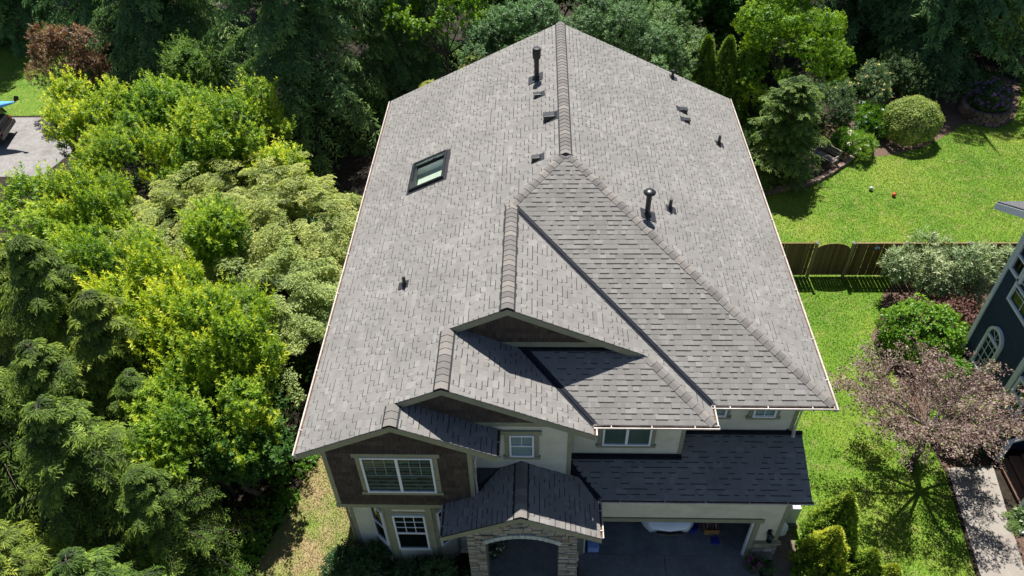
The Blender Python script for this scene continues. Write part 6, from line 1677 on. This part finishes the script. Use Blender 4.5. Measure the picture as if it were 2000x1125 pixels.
mb = MB(); mb.lathe((20.3, 1.6, 0.03), [(0.07, 0), (0.085, 0.04), (0.07, 0.09), (0.02, 0.1)], 9); tag(mb.build('garden_stone', M['white']), 'small white stone next to the pale fern', 'stone')
# ---- shaded planting in front of the bay
for i, (x, y, z, r, lab) in enumerate(((0.15, 0.1, 0.4, 0.5, 'dark shrub at the left end of the shaded front bed'), (1.0, -0.1, 0.5, 0.62, 'dark shrub below the left side of the bay window'), (2.1, -0.55, 0.45, 0.6, 'dark shrub in front of the bay window centre'),
                             (3.0, -0.3, 0.5, 0.62, 'dark shrub below the right side of the bay window'), (3.7, -0.75, 0.4, 0.5, 'dark shrub beside the left stone pillar'))):
    broadleaf('front_shrub', lab, 'bush', (x, y), (x, y, z), (r, r * .9, r * .9), 12, 0.26, 'shade_leaf', 770 + i, 110, 8, 0.1, 0.04, (25, 90), t0=0.5, crown='foliage', r0=0.03, limbs=4, group='shaded front shrubs')
fp_ = thing('flower_pot', 'dark pot of pink flowers by the garage stone pier', 'flower pot', (12.05, 0.3, 0.02))
mb = MB(); mb.lathe((12.05, 0.3, 0.02), [(0.13, 0), (0.19, 0.28), (0.2, 0.3), (0.16, 0.3)], 14); mb.build('pot', M['terracotta'], fp_)
f = Fol(); rng = np.random.default_rng(780); d = unit(rng.normal(size=(90, 3))); d[:, 2] = abs(d[:, 2]); rosettes(f, np.array([12.05, .3, .36]) + d * .17, d, 6, .08, .04, rng); f.build('foliage', M['shade_leaf'], fp_)
f = Fol(); rosettes(f, np.array([12.05, .3, .40]) + d[:34] * .2, d[:34], 7, .06, .045, rng, (30, 85), .01); f.build('blossom', M['pink'], fp_)
p2 = thing('plant_pot', 'dark pot with low grey plant beside the pink flower pot', 'pot', (12.45, 0.25, 0.02))
mb = MB(); mb.lathe((12.45, .25, .02), [(.12, 0), (.17, .24), (.18, .26), (.14, .26)], 14); mb.build('pot', M['terracotta'], p2)
f = Fol(); rosettes(f, np.array([12.45, .25, .28]) + d[:60] * .15, d[:60], 6, .08, .03, rng); f.build('foliage', M['greygreen'], p2)
pp = thing('porch_plant', 'pale flowering potted plant inside the porch at left', 'plant', (4.55, 0.5, 0.3))
mb = MB(); mb.lathe((4.55, .5, .3), [(.13, 0), (.18, .3), (.19, .32), (.15, .32)], 14); mb.build('pot', M['terracotta'], pp)
f = Fol(); rosettes(f, np.array([4.55, .5, .75]) + d * .26, d, 6, .1, .035, rng); f.build('foliage', M['shade_leaf'], pp)
f = Fol(); rosettes(f, np.array([4.55, .5, .82]) + d[:22] * .3, d[:22], 6, .05, .035, rng, (30, 85), .01); f.build('blossom', M['white_petal'], pp)
# ---- ivy and underwood: ground cover
def cover(label, cat, mat, pts, seed, dens, k, L, W, name='ground_ivy', t0=0.5):
    rng = np.random.default_rng(seed); S = []; A = []; T = []
    for x, y, z, r in pts:
        n = int(dens * r * r * 6); d = unit(rng.normal(size=(n, 3))); d = d[d[:, 2] > -.1]; S.append(np.array([x, y, z]) + d * r * np.array([1, 1, .8]) * rng.uniform(.8, 1.05, (len(d), 1))); A.append(unit(d + [0, 0, .5])); T.append(np.full(len(d), rng.normal(0, .06)))
    S = np.concatenate(S); kp = S[:, 2] > 0.02
    f = Fol(); rosettes(f, S[kp], np.concatenate(A)[kp], k, L, W, rng, (30, 90), .06, t0, np.concatenate(T)[kp])
    return tag(f.build(name, M[mat]), label, cat, None, 'stuff')
rng = np.random.default_rng(790)
edge_l = [(-1.5, 4.4), (-1.85, 3.3), (-2.2, 2.0), (-2.5, 1.0), (-2.75, 0.0), (-3.1, -1.2)]
pts = []
for (a, b), (c, d_) in zip(edge_l[:-1], edge_l[1:]):
    for k in range(7): t = k / 7; pts.append((a + (c - a) * t - rng.uniform(.0, .75), b + (d_ - b) * t + rng.normal(0, .1), rng.uniform(.0, .3), rng.uniform(.22, .42)))
cover('low bright ivy hedge along the dry grass strip', 'ivy', 'ivy', pts, 791, 130, 7, .085, .055)
pts = [(rng.uniform(-3.5, -0.75), rng.uniform(4.5, 17.5), rng.uniform(0, .5), rng.uniform(.35, .7)) for _ in range(46)] + [(rng.uniform(-14, -2.5), rng.uniform(-3, 22), rng.uniform(0, .6), rng.uniform(.5, .9)) for _ in range(90)]
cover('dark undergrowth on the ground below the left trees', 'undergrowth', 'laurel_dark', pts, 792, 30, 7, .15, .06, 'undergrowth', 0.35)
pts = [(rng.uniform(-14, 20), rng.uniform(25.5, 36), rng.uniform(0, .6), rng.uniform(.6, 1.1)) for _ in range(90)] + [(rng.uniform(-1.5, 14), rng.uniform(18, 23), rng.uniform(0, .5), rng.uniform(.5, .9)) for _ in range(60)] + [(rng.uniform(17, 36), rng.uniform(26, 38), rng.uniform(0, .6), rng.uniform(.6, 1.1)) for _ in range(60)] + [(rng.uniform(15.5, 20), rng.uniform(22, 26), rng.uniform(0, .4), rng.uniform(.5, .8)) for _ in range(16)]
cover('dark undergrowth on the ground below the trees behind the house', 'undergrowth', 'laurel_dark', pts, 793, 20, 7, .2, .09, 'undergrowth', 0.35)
